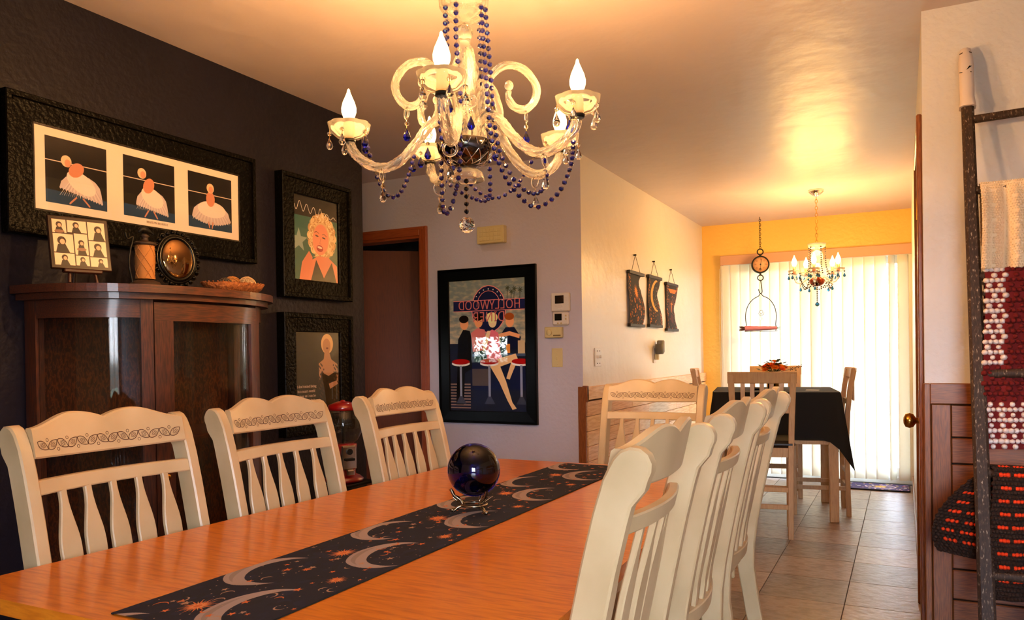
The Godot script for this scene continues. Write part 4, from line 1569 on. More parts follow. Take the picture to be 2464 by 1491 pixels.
func scroll_print(k: int) -> ImageTexture:
	var im := canvas(220, 250, Color(0.10, 0.075, 0.06))
	var r2 := RandomNumberGenerator.new()
	r2.seed = 40 + k
	var gold := Color(0.80, 0.45, 0.16)
	for i in 150:
		var edge := r2.randf() < 0.62
		var p := Vector2((r2.randf() * 34 if r2.randf() < 0.5 else 186 + r2.randf() * 34) if edge else r2.randf() * 220, r2.randf() * 250)
		if not edge and k != 2:
			p.y = 150 + r2.randf() * 100
		fill_poly(im, oval(p, r2.randf_range(2, 5), r2.randf_range(2, 7), r2.randf() * 3), gold.darkened(r2.randf() * 0.6))
	if k == 0:
		fill_poly(im, star(Vector2(112, 88), 46, 18, 0.35), gold)
		fill_poly(im, oval(Vector2(112, 88), 18, 24), Color(0.88, 0.55, 0.22))
		for p in [Vector2(70, 130), Vector2(150, 128), Vector2(90, 158), Vector2(130, 165), Vector2(65, 180), Vector2(160, 190), Vector2(110, 220)]:
			fill_poly(im, oval(p, 9, 13), gold)
			fill_poly(im, oval(p, 4, 7), Color(0.10, 0.075, 0.06))
	elif k == 1:
		fill_poly(im, crescent(Vector2(125, 92), 84, 36, PI, 2.0, 30), Color(0.86, 0.62, 0.32))
		for i in 30:
			fill_poly(im, oval(Vector2(r2.randf_range(85, 200), r2.randf_range(30, 150)), 2.4, 2.4, 0, 6), Color(0.75, 0.62, 0.5))
	else:
		fill_poly(im, [Vector2(20, 22), Vector2(200, 22), Vector2(160, 45), Vector2(60, 45)], gold)
		fill_poly(im, [Vector2(110, 120), Vector2(55, 70), Vector2(40, 130), Vector2(100, 160)], Color(0.30, 0.17, 0.10))
		fill_poly(im, [Vector2(112, 120), Vector2(168, 70), Vector2(182, 130), Vector2(122, 160)], Color(0.30, 0.17, 0.10))
		fill_poly(im, star(Vector2(111, 105), 36, 4, 0.18), Color(0.86, 0.52, 0.2))
		fill_poly(im, oval(Vector2(111, 120), 7, 36), gold)
		fill_poly(im, oval(Vector2(108, 190), 40, 26), Color(0.28, 0.10, 0.10))
	return picture(im)

# ------------------------------------------------------------------ things fixed to the walls
func build_wall_devices() -> void:
	# door chime box with a grid of raised squares
	var t := thing("door_chime", "almond plastic door chime box with a grid of raised squares", "door chime", Vector3(-2.381, 1.983, HALL_Z))
	obj("case", box(Vector3(0, 0, 0.026), Vector3(0.198, 0.112, 0.048), 0.004), M.almond, t)
	for i in 6:
		for j in 3:
			obj("square", box(Vector3((i - 2.5) * 0.0265, (j - 1) * 0.0275, 0.0515), Vector3(0.0225, 0.0225, 0.004), 0.001), M.almond, t)
	# three thermostats
	t = thing("digital_thermostat", "white square thermostat with dark screen, uppermost of three", "thermostat", Vector3(-1.905, 1.527, HALL_Z))
	obj("case", box(Vector3(0, 0, 0.014), Vector3(0.126, 0.116, 0.026), 0.006), M.white_plastic, t)
	obj("screen", box(Vector3(-0.004, 0.016, 0.0278), Vector3(0.058, 0.05, 0.002)), M.lcd, t)
	for p in [[0.043, 0.028], [0.043, 0.012], [-0.025, -0.022], [0.014, -0.022]]:
		obj("button", box(Vector3(p[0], p[1], 0.028), Vector3(0.012, 0.009, 0.003), 0.001), M.white_plastic, t)
	obj("button", box(Vector3(0, -0.044, 0.028), Vector3(0.028, 0.009, 0.003), 0.001), M.white_plastic, t)
	t = thing("rounded_thermostat", "white rounded thermostat with small dark screen, middle of three", "thermostat", Vector3(-1.907, 1.424, HALL_Z))
	obj("case", box(Vector3(0, 0, 0.013), Vector3(0.112, 0.086, 0.024), 0.010), M.white_plastic, t)
	obj("screen", box(Vector3(-0.012, 0.01, 0.0255), Vector3(0.048, 0.042, 0.002)), M.lcd, t)
	for p in [[0.04, 0.018], [0.04, -0.002], [-0.014, -0.028], [0.008, -0.028]]:
		var st := S()
		lathe(st, [Vector2(0.006, 0.0), Vector2(0.006, 0.002), Vector2(0.0, 0.003)], 12, T(Vector3(p[0], p[1], 0.025), Vector3(PI / 2, 0, 0)))
		obj("button", st, M.almond, t)
	t = thing("dial_control", "almond humidity control with a round dial, lowest of three", "thermostat", Vector3(-1.953, 1.34, HALL_Z))
	obj("case", box(Vector3(0, 0, 0.016), Vector3(0.119, 0.068, 0.03), 0.004), M.almond, t)
	var dl := S()
	lathe(dl, [Vector2(0.019, 0.0), Vector2(0.019, 0.006), Vector2(0.016, 0.010), Vector2(0.0, 0.010)], 24, T(Vector3(-0.026, 0, 0.031), Vector3(PI / 2, 0, 0)))
	obj("dial", dl, M.almond, t)
	obj("nameplate", box(Vector3(0.026, -0.02, 0.0315), Vector3(0.05, 0.008, 0.001)), plain(Color(0.45, 0.38, 0.25), 0.5), t)
	# switches
	t = thing("light_switch", "almond single light switch plate beside the diner poster", "light switch", Vector3(-1.938, 1.181, HALL_Z))
	obj("plate", box(Vector3(0, 0, 0.004), Vector3(0.073, 0.118, 0.006), 0.002), M.almond, t)
	obj("toggle", box(Vector3(0, -0.003, 0.012), Vector3(0.009, 0.02, 0.016), 0.002), M.almond, t)
	for y in [-0.04, 0.04]:
		var st := S()
		ball(st, Vector3(0, y, 0.0075), 0.004, 8, 1.0)
		obj("screw", st, M.almond, t)
	t = thing("switch_plate", "white double switch plate on the kitchen wall above the pine boards", "light switch", Vector3(CREAM_X, 1.18, -4.70), PI / 2)
	obj("plate", box(Vector3(0, 0, 0.004), Vector3(0.115, 0.118, 0.006), 0.002), M.white_plastic, t)
	for x in [-0.023, 0.023]:
		obj("toggle", box(Vector3(x, 0.003, 0.012), Vector3(0.009, 0.02, 0.016), 0.002), M.white_plastic, t)
		for y in [-0.04, 0.04]:
			var st := S()
			ball(st, Vector3(x, y, 0.0075), 0.0035, 8)
			obj("screw", st, M.iron, t)
	# plug-in night light in its wall socket
	t = thing("plug_in_light", "small grey plug-in night light in a white wall socket", "night light", Vector3(CREAM_X, 1.19, -5.97), PI / 2)
	obj("socket_plate", box(Vector3(0, -0.01, 0.004), Vector3(0.075, 0.118, 0.006), 0.002), M.white_plastic, t)
	var st2 := S()
	lathe(st2, [Vector2(0.03, 0.0), Vector2(0.034, 0.01), Vector2(0.034, 0.075), Vector2(0.03, 0.08)], 20, T(Vector3(0.0, 0.0, 0.045)))
	obj("shade", st2, plain(Color(0.36, 0.35, 0.31), 0.5), t)
	st2 = S()
	lathe(st2, [Vector2(0.026, 0.0), Vector2(0.03, 0.01), Vector2(0.03, 0.09), Vector2(0.026, 0.1)], 20, T(Vector3(0.055, 0.01, 0.04)))
	obj("shade", st2, plain(Color(0.45, 0.44, 0.38), 0.5), t)
	obj("plug_body", box(Vector3(0.01, -0.02, 0.022), Vector3(0.03, 0.05, 0.03), 0.004), M.almond, t)

# ------------------------------------------------------------------ ladder with crocheted blankets
func lean(y: float) -> float:
	return -3.172 + (2.25 - y) * 0.182

func lad_x(y: float) -> float:
	return 0.203 + (2.25 - y) * 0.0125

func build_ladder() -> void:
	var t := thing("blanket_ladder", "old dark wooden ladder flecked with white paint, leaning on the wall", "ladder", Vector3(0, 0, 0))
	var flecks := noise_tex(140, 0.05, [[0.0, Color(0.11, 0.065, 0.04)], [0.45, Color(0.20, 0.125, 0.075)], [0.74, Color(0.26, 0.17, 0.11)], [0.80, Color(0.62, 0.55, 0.48)], [1.0, Color(0.7, 0.64, 0.57)]], 512, 4)
	var m := textured(flecks, Vector3(5, 1.6, 5), 0.7)
	for k in 2:
		var rings := []
		for i in 12:
			var y := lerpf(0.0, 2.245, i / 11.0)
			var wv := lerpf(0.025, 0.0185, i / 11.0)
			var c := Vector3(lad_x(y) + k * 0.43, y, lean(y))
			rings.append(chair_ring(c, wv, 0.017, 0.008, Vector3(0, 1, -0.18).normalized()))
		var st := S()
		loft(st, rings, true, true)
		obj("rail", st, m, t)
		# white sleeve pulled over the rail's top
		rings = []
		for i in 7:
			var y := lerpf(2.045, 2.262, i / 6.0)
			var g: float = [0.006, 0.002, 0.003, 0.002, 0.0035, 0.002, -0.004][i]
			rings.append(chair_ring(Vector3(lad_x(y) + k * 0.43, y, lean(y)), 0.0195 + g, 0.019 + g, 0.010, Vector3(0, 1, -0.18).normalized()))
		st = S()
		loft(st, rings, true, false)
		var sl := obj("sleeve", st, plain(Color(0.84, 0.78, 0.76), 0.85), t)
		if k == 0:
			st = S()
			var kc := Vector3(lad_x(2.18) - 0.002, 2.178, lean(2.18) + 0.022)
			for sgn in [-1, 1]:
				face(st, [kc, kc + Vector3(0.018, 0.010 * sgn + 0.002, 0.002), kc + Vector3(0.010, 0.014 * sgn, 0.002)], kc - Vector3(0, 0, 1))
			bx(st, kc + Vector3(-0.012, -0.006, 0), Vector3(0.016, 0.002, 0.002), 0, T(Vector3.ZERO))
			obj("knot", st, M.satin_black, sl)
	for y in RUNGS:
		var st := S()
		tube(st, [Vector3(lad_x(y), y, lean(y)), Vector3(lad_x(y) + 0.43, y + 0.012, lean(y))], 0.0145, 12)
		obj("rung", st, m, t)
	build_blankets()

const RUNGS := [2.0, 1.745, 1.445, 1.12, 0.80, 0.485, 0.17]

# hangs over a rung: v 0..1 runs from the back hem over the rung to the front hem
func drape(y_rung: float, x0: float, x1: float, front: float, rear: float, folds: float, phase: float, deep := 1.0) -> Callable:
	return func(u: float, v: float) -> Vector3:
		var total := front + rear
		var s := v * total - rear
		var x := lerpf(x0, x1, u)
		var wob := sin(u * folds * TAU + phase) * 0.5 + 0.3 * sin(u * folds * TAU * 2.1 + phase * 2.0)
		var y := y_rung + 0.022
		var z := lean(y_rung)
		var hang: float = absf(s)
		var e := clampf(hang / 0.05, 0.0, 1.0)
		var amp := (0.007 + 0.018 * clampf(hang / 0.3, 0, 1)) * deep
		if s >= 0.0:
			z += 0.018 * e + 0.012 + wob * amp * e + maxf(0.0, hang - 0.05) * 0.10
		else:
			z -= 0.018 * e + 0.006 - wob * amp * 0.3 * e
			z = maxf(z, STUB_Z + 0.035)
		y -= maxf(0.0, hang - 0.015) + (1.0 - cos(minf(hang, 0.02) / 0.02 * PI / 2)) * 0.004
		x += sin(hang * 9.0 + phase) * 0.006
		return Vector3(x, y, z)

# crocheted blanket: thin ground plus rows of stitches, colour by place (alpha 0 leaves a gap)
func crochet(called: String, label: String, f: Callable, nu: int, nv: int, size: float, colour: Callable, ground: Color, group := "", flat := 0.55) -> void:
	var p0: Vector3 = f.call(0.5, 0.5)
	var t := thing(called, label, "blanket", Vector3(p0.x, 0, p0.z), 0.0, group)
	var back := -Vector3(p0.x, 0, p0.z)
	var st := S()
	sheet(st, func(u: float, v: float) -> Vector3: return f.call(u, v) + back, 40, 60)
	obj("ground", st, plain(ground, 0.95), t)
	st = S()
	var r2 := RandomNumberGenerator.new()
	r2.seed = called.hash() % 1000
	for j in nv:
		for i in nu:
			var u := (i + 0.5 + (0.25 if j % 2 == 0 else -0.25)) / nu
			var v := (j + 0.5) / nv
			var c: Color = colour.call(u, v, i, j)
			if c.a < 0.5:
				continue
			var p: Vector3 = f.call(u, v) + back
			var du: Vector3 = (f.call(minf(u + 0.01, 1.0), v) - f.call(maxf(u - 0.01, 0.0), v)).normalized()
			var dv: Vector3 = (f.call(u, minf(v + 0.01, 1.0)) - f.call(u, maxf(v - 0.01, 0.0))).normalized()
			var n := du.cross(dv).normalized()
			var jit := r2.randf_range(0.85, 1.15)
			var a := du * size * jit * (1.0 if i % 2 == 0 else 0.92)
			var b := dv * size * flat * 1.6 * jit
			var o := n * size * 0.42
			for sgn in [1.0, -1.0]:
				var top: Vector3 = p + o * sgn * 1.3
				var pts := [p + a * 0.55, p + (a + b) * 0.42, p + b * 0.6, p + (b - a) * 0.42, p - a * 0.55, p - (a + b) * 0.42, p - b * 0.6, p + (a - b) * 0.42]
				st.set_smooth_group(1)
				for k in 8:
					st.set_color(c.srgb_to_linear())
					face(st, [top, pts[k], pts[(k + 1) % 8]], p - o * sgn)
	var m := plain(Color.WHITE, 0.95)
	m.vertex_color_use_as_albedo = true
	var o2 := obj("stitches", st, m, t)
	o2.set_meta("kind", "stuff")

func build_blankets() -> void:
	# cream cabled throw, bunched
	var cream := Color(0.93, 0.84, 0.71)
	crochet("cream_blanket", "bunched cream cable-crochet throw over the ladder, above the red one", drape(1.745, 0.232, 0.66, 0.31, 0.22, 4.5, 0.4, 2.6), 62, 62, 0.0076, func(u: float, v: float, i: int, j: int) -> Color:
		var hole := (i % 9 == 4 or i % 9 == 5) and (j + (i / 9) * 3) % 6 == 0
		return Color(0, 0, 0, 0) if hole else cream, cream)
	# red and white granny stripes
	var red := Color(0.40, 0.015, 0.03)
	var white := Color(0.86, 0.82, 0.82)
	crochet("striped_blanket", "red and white granny-stitch crochet blanket hanging from the ladder", drape(1.445, 0.236, 0.67, 0.60, 0.52, 2.5, 1.1), 28, 66, 0.0185, func(u: float, v: float, i: int, j: int) -> Color:
		var band := (i / 4) % 2 == 0
		if j > 56:
			return white if (i + j) % 2 == 0 or j % 2 == 0 else Color(0, 0, 0, 0)
		if (i * 2 + j) % 4 == 0:
			return Color(0, 0, 0, 0)
		if j > 49:
			return red
		return white if band else red, red, "", 0.5)
	# brown ground with rows of orange
	var brown := Color(0.16, 0.075, 0.04)
	var orange := Color(0.93, 0.24, 0.04)
	var rows := func(u: float, v: float, i: int, j: int) -> Color:
		if i < 2 or j < 2 or j > 57:
			return brown
		if j % 3 == 1:
			return orange if i % 6 != 5 else brown
		return brown
	crochet("orange_blanket", "brown crochet blanket with rows of orange stitches, low on the ladder", func(u: float, v: float) -> Vector3:
		# its far corner swings out to the left, behind the rail
		var base: Callable = drape(0.80, 0.245, 0.66, 0.42, 0.40, 2.0, 2.0)
		var p: Vector3 = base.call(u, v)
		var s := v * 0.82 - 0.40
		if s < 0.0:
			var k := -s / 0.40
			p.x -= (1.0 - u) * 0.16 * sin(k * PI * 0.62)
			p.y += (1.0 - u) * 0.10 * k
		return p, 42, 60, 0.0125, rows, brown, "", 0.6)
	# pale throw low on the right
	crochet("pale_blanket", "pale cream and grey-blue crochet throw low on the ladder's right", drape(0.60, 0.345, 0.66, 0.36, 0.25, 2.0, 0.2), 26, 50, 0.0125, func(u: float, v: float, i: int, j: int) -> Color:
		if i < 3:
			return Color(0.76, 0.66, 0.52)
		return Color(0.45, 0.50, 0.48) if (i / 3 + j / 5) % 3 == 0 else Color(0.74, 0.65, 0.53), Color(0.74, 0.65, 0.53))

# ------------------------------------------------------------------ kitchen table and stools
func make_stool() -> Node3D:
	var t := thing("counter_chair", "tan counter chair", "chair", Vector3.ZERO, 0.0, "tan counter chairs round the black-clothed table")
	for s in [-1, 1]:
		var rings := []
		for q in [[0.0, -0.175, 0.168], [0.25, -0.168, 0.17], [0.56, -0.165, 0.175], [0.75, -0.172, 0.18], [0.92, -0.19, 0.186], [1.045, -0.215, 0.19]]:
			rings.append(chair_ring(Vector3(s * q[2], q[0], q[1]), 0.016 + 0.003 * q[0], 0.017, 0.003, Vector3(0, 1, -0.1).normalized()))
		var st := S()
		loft(st, rings, true, true)
		obj("back_post", st, M.stool, t)
		obj("front_leg", box(Vector3(s * 0.175, 0.275, 0.195), Vector3(0.034, 0.55, 0.034), 0.003), M.stool, t)
		obj("stretcher", box(Vector3(s * 0.172, 0.20, 0.01), Vector3(0.018, 0.03, 0.35), 0.002), M.stool, t)
		obj("apron", box(Vector3(s * 0.178, 0.545, 0.01), Vector3(0.02, 0.06, 0.35), 0.002), M.stool, t)
	for y in [0.20, 0.31]:
		obj("stretcher", box(Vector3(0, y, -0.17), Vector3(0.32, 0.03, 0.018), 0.002), M.stool, t)
	obj("stretcher", box(Vector3(0, 0.26, 0.195), Vector3(0.32, 0.03, 0.018), 0.002), M.stool, t)
	obj("apron", box(Vector3(0, 0.545, 0.195), Vector3(0.33, 0.06, 0.02), 0.002), M.stool, t)
	obj("apron", box(Vector3(0, 0.545, -0.165), Vector3(0.33, 0.06, 0.02), 0.002), M.stool, t)
	obj("seat_pad", box(Vector3(0, 0.598, 0.015), Vector3(0.40, 0.046, 0.40), 0.018), M.leather, t)
	var rings2 := []
	for i in 13:
		var x := -0.212 + 0.424 * i / 12.0
		var z := -0.202 - 0.03 * (1.0 - pow(x / 0.212, 2))
		var r := []
		for q in [[0.985, 0.012], [0.985, 0.0], [0.990, -0.006], [1.055, -0.020], [1.060, -0.015], [1.060, 0.0], [1.055, 0.006], [0.990, 0.016]]:
			r.append(Vector3(x, q[0], z + q[1]))
		rings2.append(r)
	var st2 := S()
	loft(st2, rings2, true, true)
	obj("top_slat", st2, M.stool, t)
	for i in 5:
		var x := (i - 2) * 0.0585
		obj("slat", box(Vector3(x, 0.91, -0.205 - 0.02 * (1.0 - pow(x / 0.2, 2))), Vector3(0.028, 0.17, 0.012), 0.002), M.stool, t)
	obj("back_rail", box(Vector3(0, 0.815, -0.185), Vector3(0.33, 0.04, 0.018), 0.003), M.stool, t)
	return t

func build_kitchen_set() -> void:
	var c := Vector3(-0.885, 0, -6.12)
	var ang := deg_to_rad(9.5)
	var t := thing("counter_table", "tall square tan counter table under a black cloth", "table", c, ang)
	obj("tabletop", box(Vector3(0, 0.893, 0), Vector3(0.84, 0.03, 0.80), 0.004), M.stool, t)
	for sx in [-1, 1]:
		for sz in [-1, 1]:
			obj("leg", box(Vector3(sx * 0.385, 0.44, sz * 0.365), Vector3(0.06, 0.88, 0.06), 0.004), M.stool, t)
	for s in [-1, 1]:
		obj("apron", box(Vector3(0, 0.84, s * 0.365), Vector3(0.71, 0.07, 0.02), 0.002), M.stool, t)
		obj("apron", box(Vector3(s * 0.385, 0.84, 0), Vector3(0.02, 0.07, 0.67), 0.002), M.stool, t)
		obj("lower_rail", box(Vector3(0, 0.555, s * 0.365), Vector3(0.71, 0.028, 0.03), 0.002), M.stool, t)
	# black cloth, hanging to a low point at the corners
	var cl := thing("black_tablecloth", "thin black cloth draped over the tall kitchen table, corner hanging low", "tablecloth", c + Vector3(0, 0.909, 0), ang)
	var hw := 0.427
	var hd := 0.407
	var st := S()
	sheet(st, func(u: float, v: float) -> Vector3: return Vector3(lerpf(-hw, hw, u), 0.002, lerpf(hd, -hd, v)), 8, 8)
	var per := 4 * 24
	var rows := []
	for j in 13:
		var v := j / 12.0
		var row := []
		for i in per:
			var side := i / 24
			var f := (i % 24) / 24.0
			var p: Vector3
			var n: Vector3
			match side:
				0: p = Vector3(lerpf(-hw, hw, f), 0, hd); n = Vector3(0, 0, 1)
				1: p = Vector3(hw, 0, lerpf(hd, -hd, f)); n = Vector3(1, 0, 0)
				2: p = Vector3(lerpf(hw, -hw, f), 0, -hd); n = Vector3(0, 0, -1)
				_: p = Vector3(-hw, 0, lerpf(-hd, hd, f)); n = Vector3(-1, 0, 0)
			var near_corner := pow(absf(f - 0.5) * 2.0, 14.0)
			var drop_by: float = (0.335 if side == 0 else 0.272) + (0.20 if side == 0 else 0.263) * near_corner
			var corner := Vector3(signf(p.x), 0, signf(p.z)).normalized()
			var out := n * (0.004 + 0.016 * v * sin(f * 13.0 + side) * (1.0 - near_corner)) + corner * near_corner * 0.11 * v
			row.append(p + out + Vector3(0, 0.002 - drop_by * v - 0.0, 0))
		rows.append(row)
	st.set_smooth_group(2)
	for j in 12:
		for i in per:
			var k := (i + 1) % per
			quad(st, rows[j + 1][i], rows[j + 1][k], rows[j][k], rows[j][i])
	obj("cloth", st, M.tablecloth, cl)
	# chairs
	var s0 := make_stool()
	s0.scale = Vector3(1, 1.012, 1)
	s0.position = Vector3(-0.848, 0, -5.325)
	s0.rotation.y = ang + PI
	s0.set_meta("label", "tan counter chair seen from behind, before the black-clothed table")
	again(s0, Vector3(-0.965, 0, -6.80), ang, "tan counter chair between the black table and the blinds")
	again(s0, Vector3(-1.27, 0, -6.15), ang + PI / 2, "tan counter chair between the black table and the pine-boarded wall")
	again(s0, Vector3(-0.565, 0, -6.19), ang - PI / 2, "tan counter chair on the black table's side away from the pine boards")
	# flowers in a yellow glass jar
	var fl := thing("flower_vase", "yellow glass jar of orange and red flowers on the black cloth", "vase", Vector3(-0.885, 0.9115, -6.13))
	st = S()
	lathe(st, [Vector2(0.0, 0.0), Vector2(0.042, 0.0), Vector2(0.046, 0.006), Vector2(0.046, 0.10), Vector2(0.038, 0.115), Vector2(0.04, 0.13), Vector2(0.037, 0.13), Vector2(0.034, 0.115), Vector2(0.042, 0.10), Vector2(0.042, 0.008), Vector2(0.0, 0.006)], 24)
	obj("jar", st, M.yellow_glass, fl)
	var r2 := RandomNumberGenerator.new()
	r2.seed = 21
	var cols := [Color(0.95, 0.50, 0.04), Color(0.93, 0.38, 0.03), Color(0.62, 0.03, 0.02), Color(0.98, 0.62, 0.06)]
	var petal := []
	for i in 4:
		var pm := plain(cols[i], 0.7)
		pm.backlight_enabled = true
		pm.backlight = cols[i] * 0.8
		petal.append(pm)
	for i in 17:
		var a := i * 2.4
		var rr := 0.010 + 0.078 * sqrt(i / 17.0)
		var top := Vector3(cos(a) * rr, 0.205 - rr * 0.62 + r2.randf_range(-0.008, 0.010), sin(a) * rr)
		var lean_out := Vector3(cos(a) * rr * 7.0, 1.0, sin(a) * rr * 7.0).normalized()
		st = S()
		tube(st, [Vector3(cos(a) * 0.01, 0.012, sin(a) * 0.01), Vector3(cos(a) * 0.02, 0.13, sin(a) * 0.02), top], 0.002, 5)
		var stem := obj("stem", st, M.leaf, fl)
		st = S()
		var ex := lean_out.cross(Vector3.BACK).normalized()
		var ez := lean_out.cross(ex).normalized()
		for lay in 4:
			for k in 10:
				var b := TAU * (k + lay * 0.5) / 10
				var L := 0.034 - lay * 0.005
				var o := ex * cos(b) + ez * sin(b)
				var sd := (ez * cos(b) - ex * sin(b)) * L * 0.30
				var rise := lean_out * (0.15 + lay * 0.42)
				st.set_smooth_group(-1)
				var mid := top + (o + rise * 0.8).normalized() * L * 0.6
				quad(st, top, mid - sd, top + (o + rise).normalized() * L, mid + sd)
		ball(st, top + lean_out * 0.006, 0.011, 8)
		obj("blossom", st, petal[[0, 3, 1, 2, 0, 3, 1][i % 7]], stem)
	for i in 22:
		var a := r2.randf() * TAU
		var rr := r2.randf_range(0.05, 0.10)
		var p := Vector3(cos(a) * rr, 0.16 + r2.randf_range(-0.03, 0.06), sin(a) * rr)
		st = S()
		tube(st, [Vector3(cos(a) * 0.02, 0.13, sin(a) * 0.02), p], 0.0012, 4)
		var sd := Vector3(-sin(a), 0.2, cos(a)) * 0.016
		var dir := Vector3(cos(a), 0.4, sin(a)) * 0.042
		st.set_smooth_group(-1)
		quad(st, p, p + dir * 0.5 - sd, p + dir, p + dir * 0.5 + sd)
		obj("leaf", st, M.leaf, fl)
	var fern := S()
	for i in 5:
		var p := Vector3(0.07 + 0.03 * i, 0.16 + 0.012 * sin(i * 2.0), 0.01)
		tube(fern, [Vector3(0.03, 0.13, 0), p], 0.001, 4)
		for k in 6:
			ball(fern, p + Vector3(r2.randf_range(-0.012, 0.012), r2.randf_range(-0.012, 0.02), r2.randf_range(-0.01, 0.01)), 0.0035, 6)
	obj("filler_sprig", fern, plain(Color(0.06, 0.06, 0.12), 0.7), fl)
	var card := obj("paper_card", box(Vector3(-0.60, 0.9125, -6.03), Vector3(0.09, 0.0012, 0.05)), plain(Color(0.86, 0.84, 0.80), 0.7))
	tag(card, "small white card lying on the black tablecloth", "card")
	var tray := S()
	lathe(tray, [Vector2(0.0, 0.0), Vector2(0.03, 0.0), Vector2(0.042, 0.012), Vector2(0.04, 0.012), Vector2(0.028, 0.003), Vector2(0.0, 0.003)], 20, T(Vector3(-1.0, 0.9115, -6.02)))
	tag(obj("dark_dish", tray, M.satin_black), "small dark dish on the black cloth beside the flowers", "dish")

# ------------------------------------------------------------------ things on the cabinet
func build_cabinet_things() -> void:
	var Y := 1.4505
	# collage of small photographs on an easel
	var q := deg_to_rad(80)
	var t := thing("photo_collage", "dark framed panel of nine small portrait photographs on an easel", "picture", Vector3(-2.33, Y, -1.565), deg_to_rad(72))
	var im := canvas(300, 300, Color(0.12, 0.045, 0.03))
	var cells := [[8, 8, 74, 84], [88, 8, 104, 76], [198, 8, 94, 116], [8, 98, 106, 116], [120, 90, 72, 134], [198, 130, 94, 98], [8, 220, 106, 74], [120, 230, 72, 62], [198, 234, 94, 60]]
	for i in 9:
		var c: Array = cells[i]
		im.fill_rect(Rect2i(c[0], c[1], c[2], c[3]), Color(0.88, 0.74, 0.62))
		var o := Vector2(c[0] + c[2] * [0.5, 0.45, 0.6, 0.42, 0.5, 0.5, 0.5, 0.5, 0.6][i], c[1] + c[3] * 0.5)
		var s: float = minf(c[2], c[3]) * 0.4
		fill_poly(im, [o + Vector2(-s * 0.8, c[3] * 0.5), o + Vector2(-s * 0.5, s * 0.2), o + Vector2(s * 0.4, s * 0.1), o + Vector2(s * 0.9, c[3] * 0.5)], Color(0.10, 0.07, 0.06))
		fill_poly(im, oval(o + Vector2(0, -s * 0.35), s * 0.55, s * 0.62), Color(0.13, 0.07, 0.05))
		fill_poly(im, oval(o + Vector2(s * 0.08, -s * 0.2), s * 0.32, s * 0.40), Color(0.86, 0.62, 0.50))
		if i == 4 or i == 0:
			fill_poly(im, oval(o + Vector2(0, s * 1.1), s * 0.9, s * 0.35), Color(0.50, 0.36, 0.28))
	var tilt := Transform3D(Basis(Vector3.RIGHT, -0.24) * Basis(Vector3.BACK, 0.0), Vector3(0, 0.045, 0.015))
	var st := S()
	bx(st, Vector3(0, 0.085, 0), Vector3(0.176, 0.176, 0.012), 0.003, tilt)
	obj("panel", st, plain(Color(0.13, 0.05, 0.03), 0.35), t)
	st = S()
	print_on(st, tilt * Vector3(-0.080, 0.006, 0.0068), tilt.basis * Vector3(0.160, 0, 0), tilt.basis * Vector3(0, 0.158, 0))
	var pm := StandardMaterial3D.new()
	pm.albedo_texture = picture(im)
	pm.roughness = 0.35
	obj("photographs", st, pm, t)
	st = S()
	bx(st, Vector3(0, 0.038, 0.02), Vector3(0.11, 0.012, 0.03), 0.003)
	tube(st, [Vector3(-0.04, 0.0, 0.03), Vector3(-0.02, 0.19, -0.03)], 0.005, 8)
	tube(st, [Vector3(0.04, 0.0, 0.03), Vector3(0.02, 0.19, -0.03)], 0.005, 8)
	tube(st, [Vector3(0.0, 0.0, -0.075), Vector3(0.0, 0.19, -0.03)], 0.005, 8)
	obj("easel", st, plain(Color(0.20, 0.07, 0.035), 0.4), t)
	# iron string holder with a spool of twine
	t = thing("twine_spool", "wooden spool of tan twine with a bird finial on an iron base", "spool", Vector3(-2.33, Y, -1.80))
	st = S()
	lathe(st, [Vector2(0.0, 0.0), Vector2(0.058, 0.0), Vector2(0.056, 0.008), Vector2(0.045, 0.024), Vector2(0.030, 0.030), Vector2(0.0, 0.030)], 24)
	obj("base", st, M.old_wood, t)
	st = S()
	var prof := []
	for i in 25:
		prof.append(Vector2(0.030 + (0.0014 if i % 2 == 0 else 0.0), 0.034 + 0.116 * i / 24.0))
	lathe(st, prof, 24)
	obj("twine", st, M.twine, t)
	st = S()
	for i in 9:
		var pts := []
		for k in 9:
			var a := TAU * (i / 9.0) + k * 0.28 * (1 if i % 2 == 0 else -1)
			pts.append(Vector3(cos(a) * 0.0318, 0.036 + 0.112 * k / 8.0, sin(a) * 0.0318))
		tube(st, pts, 0.0011, 5)
	obj("wrap", st, M.twine, t)
	st = S()
	lathe(st, [Vector2(0.02, 0.150), Vector2(0.036, 0.150), Vector2(0.037, 0.158), Vector2(0.03, 0.162), Vector2(0.012, 0.164), Vector2(0.010, 0.178), Vector2(0.016, 0.182), Vector2(0.006, 0.19), Vector2(0.0, 0.191)], 20)
	obj("spool_cap", st, M.old_wood, t)
	st = S()
	tube(st, curve([Vector3(0, 0.192, 0.024), Vector3(0, 0.204, 0.012), Vector3(0, 0.203, -0.004), Vector3(0, 0.199, -0.02), Vector3(0, 0.192, -0.036)], 4), [0.002, 0.004, 0.007, 0.009, 0.010, 0.011, 0.012, 0.012, 0.0115, 0.011, 0.010, 0.008, 0.007, 0.005, 0.004, 0.003, 0.002], 10)
	obj("bird_finial", st, M.iron, t)
	st = S()
	tube(st, curve([Vector3(0, 0.02, 0.05), Vector3(0.0, 0.08, 0.062), Vector3(0.0, 0.13, 0.056), Vector3(0, 0.15, 0.05)], 5), 0.0035, 6)
	tube(st, curve([Vector3(0, 0.15, 0.05), Vector3(0, 0.175, 0.046), Vector3(0, 0.165, 0.066), Vector3(0, 0.185, 0.074)], 5), 0.003, 6)
	obj("cutter_arm", st, M.iron, t)
	# oval convex mirror in a black carved frame
	t = thing("oval_mirror", "small oval convex mirror in a black carved frame on the cabinet", "mirror", Vector3(-2.335, Y, -1.935), deg_to_rad(78))
